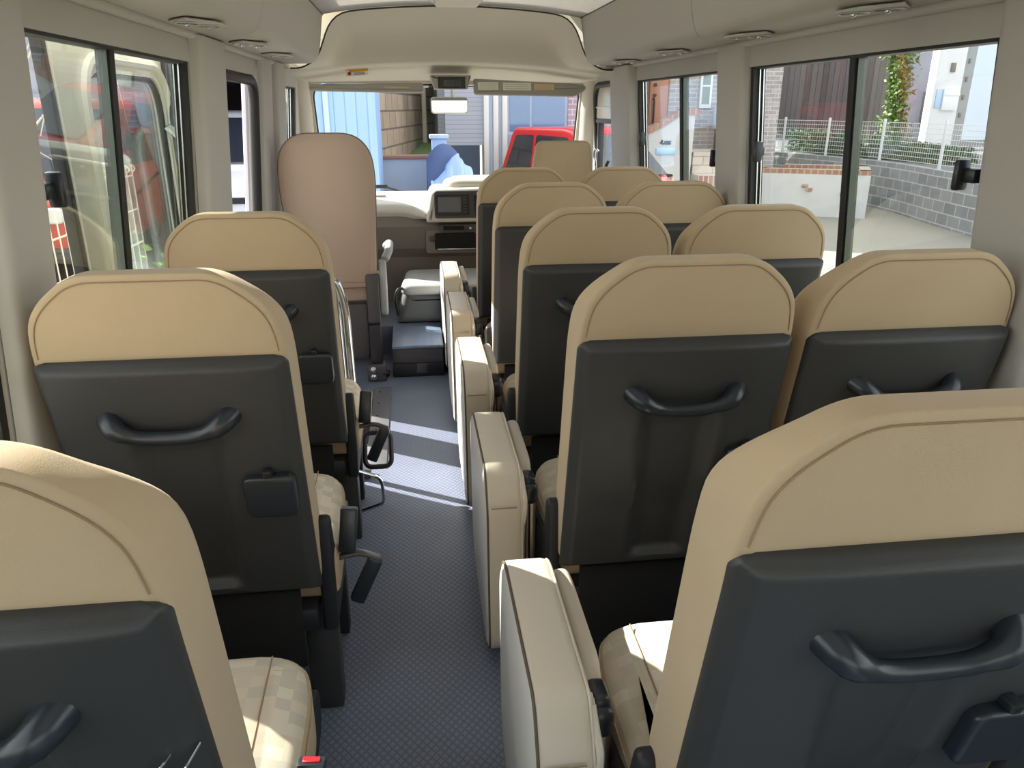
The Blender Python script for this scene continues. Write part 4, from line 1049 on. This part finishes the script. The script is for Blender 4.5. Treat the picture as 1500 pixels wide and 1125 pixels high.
# ------------------------------------------------------------------ straight ahead
bw_ = tag(empty('blue_shed', (-2.0, 9.7, GZ)), 'pale blue ribbed metal shed wall filling the passenger half of the windscreen', 'shed')
obj('ribbed_wall', box(B(), (.1, 0, 0), (1.40, 1.6, 3.2)), stripe_mat('blue_cladding', (140, 172, 214), (112, 144, 190), .13, 'X', .6, .12), bw_, smooth=False)
obj('corner_post', box(B(), (.80, -.04, 0), (.86, .0, 3.2)), mat('shed_trim', (170, 190, 220), .6), bw_, smooth=False)
obj('roof', box(B(), (.0, -.1, 3.2), (1.5, 1.8, 3.3)), mat('shed_roof', (90, 100, 120), .6), bw_, smooth=False)
lw = tag(empty('low_wall', (-.3, 11.4, GZ)), 'low pale concrete wall with a brown tile cap in front of the block wall', 'wall')
obj('concrete', box(B(), (-.6, 0, 0), (.37, .2, 1.32)), mat('blueish_concrete', (156, 166, 182), .9, var=.15, vscale=2), lw, smooth=False)
obj('cap', box(B(), (-.6, -.03, 1.32), (.37, .23, 1.37), .01), mat('cap_brown', (134, 92, 78), .7), lw)
gpst = tag(empty('gate_post', (.19, 11.25, GZ)), 'square blue-grey concrete post at the end of the low wall', 'post')
obj('shaft', box(B(), (-.10, -.1, 0), (.11, .1, 1.60), .01), mat('post_blue', (150, 172, 206), .85), gpst)
obj('cap', box(B(), (-.13, -.13, 1.60), (.14, .13, 1.66), .015), mat('post_cap', (164, 184, 212), .8), gpst)
TANB = brick_mat('tan_block', (150, 134, 116), (172, 154, 132), (106, 96, 86), .55, .28, .06, .9, 'x')
tb = tag(empty('tan_retaining_wall', (-.75, 12.0, GZ)), 'tan block retaining wall receding beyond the low wall', 'wall')
bm = B(); ring_loft(bm, [[V((0, 0, 0)), V((-.3, 0, 0)), V((-.3, 0, 3.4)), V((0, 0, 3.4))], [V((1.55, 9.5, 0)), V((1.25, 9.6, 0)), V((1.25, 9.6, 3.4)), V((1.55, 9.5, 3.4))]]); obj('blockwork', bm, TANB, tb, smooth=False)
bm = B(); tube(bm, [(.86, 4.9, .2), (.86, 4.9, 3.4)], .05, 8); obj('drain_pipe', bm, mat('pipe_cream', (220, 206, 182), .6), tb)
bm = B(); prism(bm, [(-.7, 12.3), (.05, 12.3), (.30, 13.9), (.28, 16.5), (.05, 16.7)], .0, 1, lambda u, v, d: V((u, v, GZ+d*(.9+.09*(v-11.9)/1.0)))); tag(obj('grass_bank', bm, mat('grass_green', (74, 112, 58), .9, bump=.6, bscale=60, var=.25)), 'small green grass bank at the foot of the tan block wall', 'grass', kind='stuff')
# house ahead: siding garage, white columns, window front
SIDE = stripe_mat('grey_siding', (160, 164, 176), (128, 132, 146), .075, 'Z', .7, .05)
fh = tag(empty('grey_house', (0, 14.2, GZ)), 'grey-sided house with white columns and large dark windows beyond the windscreen', 'house')
obj('siding_wall', box(B(), (.42, 0, 1.38), (1.10, .3, 5)), SIDE, fh, smooth=False)
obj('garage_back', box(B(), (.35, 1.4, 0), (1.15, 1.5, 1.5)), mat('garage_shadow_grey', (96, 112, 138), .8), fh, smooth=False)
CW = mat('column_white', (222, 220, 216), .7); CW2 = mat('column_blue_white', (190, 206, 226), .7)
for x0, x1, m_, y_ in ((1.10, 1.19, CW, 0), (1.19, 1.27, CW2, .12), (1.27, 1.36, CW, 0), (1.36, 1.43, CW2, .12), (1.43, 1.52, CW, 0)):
    obj('column', box(B(), (x0, y_-.06, 0), (x1, .4, 5), .01), m_, fh)
obj('sill_wall', box(B(), (1.52, .02, 0), (2.62, .3, 1.56)), mat('sill_grey', (150, 160, 180), .8), fh, smooth=False)
fr_ = obj('window_frame', box(B(), (1.52, .04, 1.56), (2.62, .14, 3.3)), mat('frame_blue_grey', (170, 186, 206), .5), fh, smooth=False)
for x0, x1 in ((1.57, 1.93), (1.98, 2.56)):
    obj('pane', box(B(), (x0, .02, 1.62), (x1, .045, 3.22)), mat('house_pane', (92, 124, 164), .05, spec=1.0), fr_, smooth=False)
obj('brick_wall', box(B(), (2.62, 0, 0), (4.05, .3, 5)), brick_mat('mauve_brick', (150, 134, 150), (170, 152, 164), (196, 190, 200), .30, .09, .10, .85), fh, smooth=False)
obj('upper_storey', box(B(), (.42, .1, 5), (4.05, 6, 8.6)), SIDE, fh, smooth=False)
obj('side_wall', box(B(), (.35, 1.5, 0), (.5, 6, 5)), SIDE, fh, smooth=False)
# something under a pale blue cover
cv = tag(empty('covered_motorbike', (.42, 10.3, GZ)), 'motorbike under a pale blue draped cover ahead of the bus', 'motorbike')
bm = B()
def cvf(u, v):
    t = PI*v; x = -.40+.95*u; h = 1.12+.36*math.exp(-((u-.38)/.20)**2)+.10*math.exp(-((u-.9)/.2)**2)
    fold = .04*math.sin(u*34+v*3)+.025*math.sin(u*71)
    return V((x+fold*.4, -math.cos(t)*(.42+fold), max(0.02, h*math.sin(t)**.55*.97+fold*.3)))
grid(bm, 60, 26, cvf); obj('cover', bm, mat('cover_blue', (146, 172, 214), .6, var=.1), cv, angle=80)
bm = B()
def cvg(u, v):
    t = PI*v; x = -.42+.46*u
    return V((x, -math.cos(t)*.30+.36, max(.02, 1.56*math.sin(t)**.5*(1-.12*(2*u-1)**2))))
grid(bm, 20, 20, cvg); obj('dark_hood', bm, mat('cover_navy', (58, 78, 120), .7), cv, angle=80)

# ------------------------------------------------------------------ vehicles
def car(root, paint, L, Wd, H, hood=.26, screen=.22, rear=.05, grey_low=True, plate=False):
    """nose towards local -y; base on local z = 0"""
    zb, zh = .22, H*.55
    y0 = -L/2; y1 = L/2
    low = rpoly([(y0, zb+.1), (y0+.02, zh*.78), (y0+L*hood*.9, zh), (y1-.05, zh+.02), (y1, zb+.12), (y1-.1, zb), (y0+.12, zb)], [.08, .12, .12, .1, .1, .06, .06], 5)
    bm = B(); pillow(bm, low, -Wd/2, Wd/2, .10, .10, lambda u, v, d: V((d, u, v)), 5); body = obj('body', bm, paint, root, angle=60)
    ya, yb = y0+L*hood*.85, y0+L*(hood+screen)
    cab = rpoly([(ya, zh-.03), (yb, H-.03), (yb+.25, H), (y1-L*rear-.12, H-.01), (y1-.06, zh)], [.02, .12, .1, .14, .05], 5)
    def cf_(u, v, d): k = (v-zh)/(H-zh); return V((d*(1-.16*max(0, k)), u, v))
    bm = B(); pillow(bm, cab, -Wd/2+.04, Wd/2-.04, .07, .07, cf_, 4); obj('cabin', bm, paint, root, angle=60)
    s_ = V((0, yb-ya, H-zh)).normalized(); n_ = V((0, -s_.z, s_.y))
    def scr(u, v, d): k = v; p = V((0, ya+(yb-ya)*k, zh+(H-zh)*k)); return V((u*(1-.14*k), p.y, p.z))+n_*d
    bm = B(); pillow(bm, [(-Wd*.43, .10), (Wd*.43, .10), (Wd*.43, .86), (-Wd*.43, .86)], .0, .02, .01, .008, scr, 2); obj('windscreen', bm, DKGLASS, root)
    for sx in (-1, 1):
        span = [(yb-.12*L*screen, zh+.06), (yb+.1, H-.14), ((yb+y1)/2-.05, H-.12), ((yb+y1)/2-.05, zh+.06)]
        span2 = [((yb+y1)/2+.02, zh+.06), ((yb+y1)/2+.02, H-.12), (y1-L*rear-.25, H-.13), (y1-.22, zh+.06)]
        for sp_ in (span, span2):
            bm = B(); prism(bm, rpoly(sp_, .04), Wd/2-.045, Wd/2-.03, lambda u, v, d, sx=sx: (lambda q: V((sx*abs(q.x), q.y, q.z)))(cf_(u, v, d))); obj('side_window', bm, DKGLASS, root)
        for wy in (y0+L*.19, y1-L*.19):
            M = Matrix.Translation((sx*(Wd/2-.11), wy, .29)) @ Matrix.Rotation(PI/2, 4, 'Y')
            bm = B(); lathe(bm, [(0, -.10), (.17, -.10), (.27, -.09), (.29, -.05), (.29, .05), (.27, .09), (.17, .10), (0, .10)], 24, M); wl = obj('wheel', bm, RUBBER, root, angle=40)
            M2 = Matrix.Translation((sx*(Wd/2-.11+.10), wy, .29)) @ Matrix.Rotation(sx*PI/2, 4, 'Y')
            bm = B(); lathe(bm, [(.0, .012), (.05, .014), (.15, .008), (.17, 0)], 16, M2); obj('hub_cap', bm, STEEL, wl)
        bm = B(); pillow(bm, rrect(.30, .17, .05, 4, sx*(Wd/2-.22), zh*.70), y0-.015, y0+.10, .02, .02, lambda u, v, d: V((u, d, v)), 3); obj('headlight', bm, mat('lamp_clear', (214, 216, 210), .1, spec=.9), root)
        bm = B(); pillow(bm, rrect(.14, .17, .04, 4, sx*(Wd/2+.09), zh+.08), yb-.30, yb-.20, .03, .03, lambda u, v, d: V((u, d, v)), 3); obj('door_mirror', bm, paint if not grey_low else DARK, root)
    bm = B(); pillow(bm, rrect(Wd*.5, .09, .03, 4, 0, zh*.62), y0-.02, y0+.05, .01, .01, lambda u, v, d: V((u, d, v)), 2); obj('grille', bm, DARK, root)
    bm = B(); pillow(bm, rrect(Wd*.96, .16, .05, 4, 0, zb+.12), y0-.05, y0+.1, .03, .02, lambda u, v, d: V((u, d, v)), 3); obj('bumper', bm, paint if not grey_low else GREYP, root)
    if plate: obj('number_plate', box(B(), (-.17, y0-.065, zb+.08), (.17, y0-.05, zb+.24), .004), mat('plate_yellow', (230, 200, 60), .5), root)
    return root
c = tag(empty('red_hatchback', (2.75, 12.3, GZ), .55), 'red car parked ahead, behind the driver seat and before the house windows', 'car'); car(c, RED, 3.4, 1.55, 1.72)
c = tag(empty('red_van', (-4.75, 10.75, GZ+.12), .0), 'red car seen through the open door window beyond the mesh fence', 'car'); car(c, mat('dull_red_paint', (176, 56, 46), .35, coat=.4), 3.5, 1.6, 2.0, .10, .20, .03, True, True)
c = tag(empty('white_van', (-2.72, 13.9, GZ+.05), .0), 'white car standing nose out in the dark carport beyond the doorway', 'car'); car(c, WHITE, 3.8, 1.66, 1.92, .2, .2, .03, False)

# ------------------------------------------------------------------ door side
cpt = tag(empty('carport_house', (-2.9, 15.2, GZ)), 'concrete carport with a dark interior beyond the doorway', 'carport')
obj('pier', box(B(), (-2.0, -2.6, 0), (-1.05, 2.2, 2.45)), CONC, cpt, smooth=False)
obj('lintel', box(B(), (-2.0, -2.6, 2.45), (1.25, 2.2, 2.75)), mat('lavender_render', (186, 188, 206), .9), cpt, smooth=False)
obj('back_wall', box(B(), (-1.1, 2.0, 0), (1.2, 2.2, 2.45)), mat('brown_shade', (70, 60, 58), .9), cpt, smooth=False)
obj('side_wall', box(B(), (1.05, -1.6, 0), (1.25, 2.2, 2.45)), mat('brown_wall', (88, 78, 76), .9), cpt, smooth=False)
obj('upper_storey', box(B(), (-2.6, -1.0, 2.75), (1.0, 2.6, 5.4)), mat('pale_blue_render', (188, 202, 222), .9), cpt, smooth=False)
STONE = mat('rough_stone', (138, 134, 132), .95, bump=.9, bscale=5, var=.45, vscale=2.6)
sw = tag(empty('stone_wall', (-6.2, 11.0, GZ)), 'rough grey stone retaining wall beyond the mesh fence', 'wall')
bm = B(); grid(bm, 26, 14, lambda u, v: V((-.9+1.8*u+.10*math.sin(u*31+v*7), -3.2+7*u, 2.05*v)) + V((.08*math.sin(u*40)*math.sin(v*23), 0, 0))); bmesh.ops.solidify(bm, geom=bm.faces[:], thickness=.3); obj('rubble_face', bm, STONE, sw)
obj('coping', box(B(), (-1.5, -3.2, 2.0), (-.6, 4.0, 2.12), .02), CONC_D, sw)
ub = tag(empty('upper_fence', (-8.2, 12.4, GZ+2.1)), 'grey board fence on top of the stone wall behind bare branches', 'fence')
obj('boards', box(B(), (-1.5, 0, 0), (3.0, .08, 1.9)), stripe_mat('grey_fence_board', (150, 156, 168), (110, 116, 128), .14, 'X', .85, .2), ub, smooth=False)
tr = tag(empty('bare_shrub', (-4.0, 8.6, GZ)), 'bare curling pale branches at the upper corner of the door-side window', 'shrub')
BARK = mat('pale_bark', (196, 184, 168), .8)
bm = B(); tube(bm, [(-.4, 0, 0), (-.35, .0, 1.2), (-.3, .05, 2.0), (-.1, .1, 2.8)], [.07, .055, .04, .02], 8); obj('trunk', bm, mat('brown_bark', (120, 98, 84), .9), tr)
for k in range(16):
    a_ = random.uniform(0, 2*PI); z0 = random.uniform(1.6, 2.7); l_ = random.uniform(.5, 1.0)
    p0 = V((-.3, .05, z0)); d_ = V((math.cos(a_), math.sin(a_)*.6, random.uniform(-.2, .6)))
    pts = [p0+d_*l_*t+V((.18*math.sin(5*t+k), .1*math.cos(4*t+k), .22*math.sin(6*t+k*2)))*t for t in [q/10 for q in range(11)]]
    bm = B(); tube(bm, pts, [.018-.0012*q for q in range(11)], 6); obj('branch', bm, BARK, tr)
fm = tag(empty('garden_mesh_fence', (-2.25, 5.0, GZ)), 'brown wire mesh garden fence with a square post beside the bus door', 'fence')
WB = mat('beige_wire', (214, 206, 188), .5, .1)
for xx, ya, yb in ((0, -1.5, .55), (-.0, .62, 1.1)):
    bm = B()
    for k in range(7): tube(bm, [(xx, ya, .10+.24*k), (xx, yb, .10+.24*k)], .006, 5)
    n_ = int((yb-ya)/.10)
    for k in range(n_+1): tube(bm, [(xx, ya+(yb-ya)*k/n_, .05), (xx, ya+(yb-ya)*k/n_, 1.62)], .0042, 5)
    for k in range(n_+1): tube(bm, arc([(xx, ya+(yb-ya)*k/n_, 1.56), (xx+.03, ya+(yb-ya)*k/n_, 1.59), (xx, ya+(yb-ya)*k/n_, 1.62)], .02, 3), .0042, 5)
    obj('wire_panel', bm, WB, fm, smooth=False)
for yy in (.585, -1.5):
    obj('post', box(B(), (-.03, yy-.03, 0), (.03, yy+.03, 1.66), .006), mat('post_tan', (156, 140, 112), .6), fm)
for nm, lc_, lb2 in (('flowering_plant', (-1.75, 3.7, GZ), 'small leafy plant with white flowers at the foot of the brown mesh fence'), ('leafy_plant', (-1.75, 5.0, GZ), 'yellow-green leafy plant beside the fence post by the bus door')):
    r = tag(empty(nm, lc_), lb2, 'plant')
    bm = B(); tube(bm, [(0, 0, 0), (.02, 0, .5), (0, .02, 1.0)], .012, 6); obj('stem', bm, mat('bark', (92, 76, 60), .9), r)
    bm = B(); leaves(bm, 170, lambda: V((random.gauss(0, .13), random.gauss(0, .16), random.uniform(.25, 1.15))), .05); obj('foliage', bm, mat('young_leaf', (132, 158, 74), .5, var=.3), r, smooth=False)
    if nm == 'flowering_plant':
        bm = B(); leaves(bm, 40, lambda: V((random.gauss(.02, .08), random.gauss(-.02, .10), random.uniform(.95, 1.2))), .035); obj('blossom', bm, WHITE, r, smooth=False)

# ------------------------------------------------------------------ light
sd = bpy.data.lights.new('sun', 'SUN'); so = bpy.data.objects.new('sun', sd); COL.objects.link(so)
sd.energy = SUN_E; sd.angle = .009; sd.color = (1, .93, .82)
so.rotation_euler = V((1, -.65, -.85)).to_track_quat('-Z', 'Y').to_euler(); so.location = (-10, 8, 12)
w_ = bpy.data.worlds.new('sky'); SC.world = w_; w_.use_nodes = True; nt = w_.node_tree
bg = nt.nodes['Background']; sky = nt.nodes.new('ShaderNodeTexSky'); sky.sky_type = 'NISHITA'; sky.sun_disc = False
sky.sun_elevation = math.radians(38); sky.sun_rotation = math.radians(-57); sky.air_density = 1.0; sky.dust_density = 2.0; sky.ozone_density = 1.0
mixn = nt.nodes.new('ShaderNodeMix'); mixn.data_type = 'RGBA'; mixn.inputs[0].default_value = .65
nt.links.new(sky.outputs[0], mixn.inputs[6]); mixn.inputs[7].default_value = (7.6, 7.4, 7.0, 1)
nt.links.new(mixn.outputs[2], bg.inputs[0]); bg.inputs[1].default_value = SKY_S

# ------------------------------------------------------------------ render settings
vs = SC.view_settings; SC.display_settings.display_device = 'sRGB'
vs.view_transform = 'Standard'; vs.look = 'None'; vs.gamma = 1; vs.use_curve_mapping = False; vs.exposure = EXPO
cy = SC.cycles; cy.use_denoising = True; cy.max_bounces = 10; cy.diffuse_bounces = 6; cy.glossy_bounces = 4; cy.transparent_max_bounces = 24; cy.transmission_bounces = 6
cy.sample_clamp_indirect = 6; cy.caustics_reflective = False; cy.caustics_refractive = False
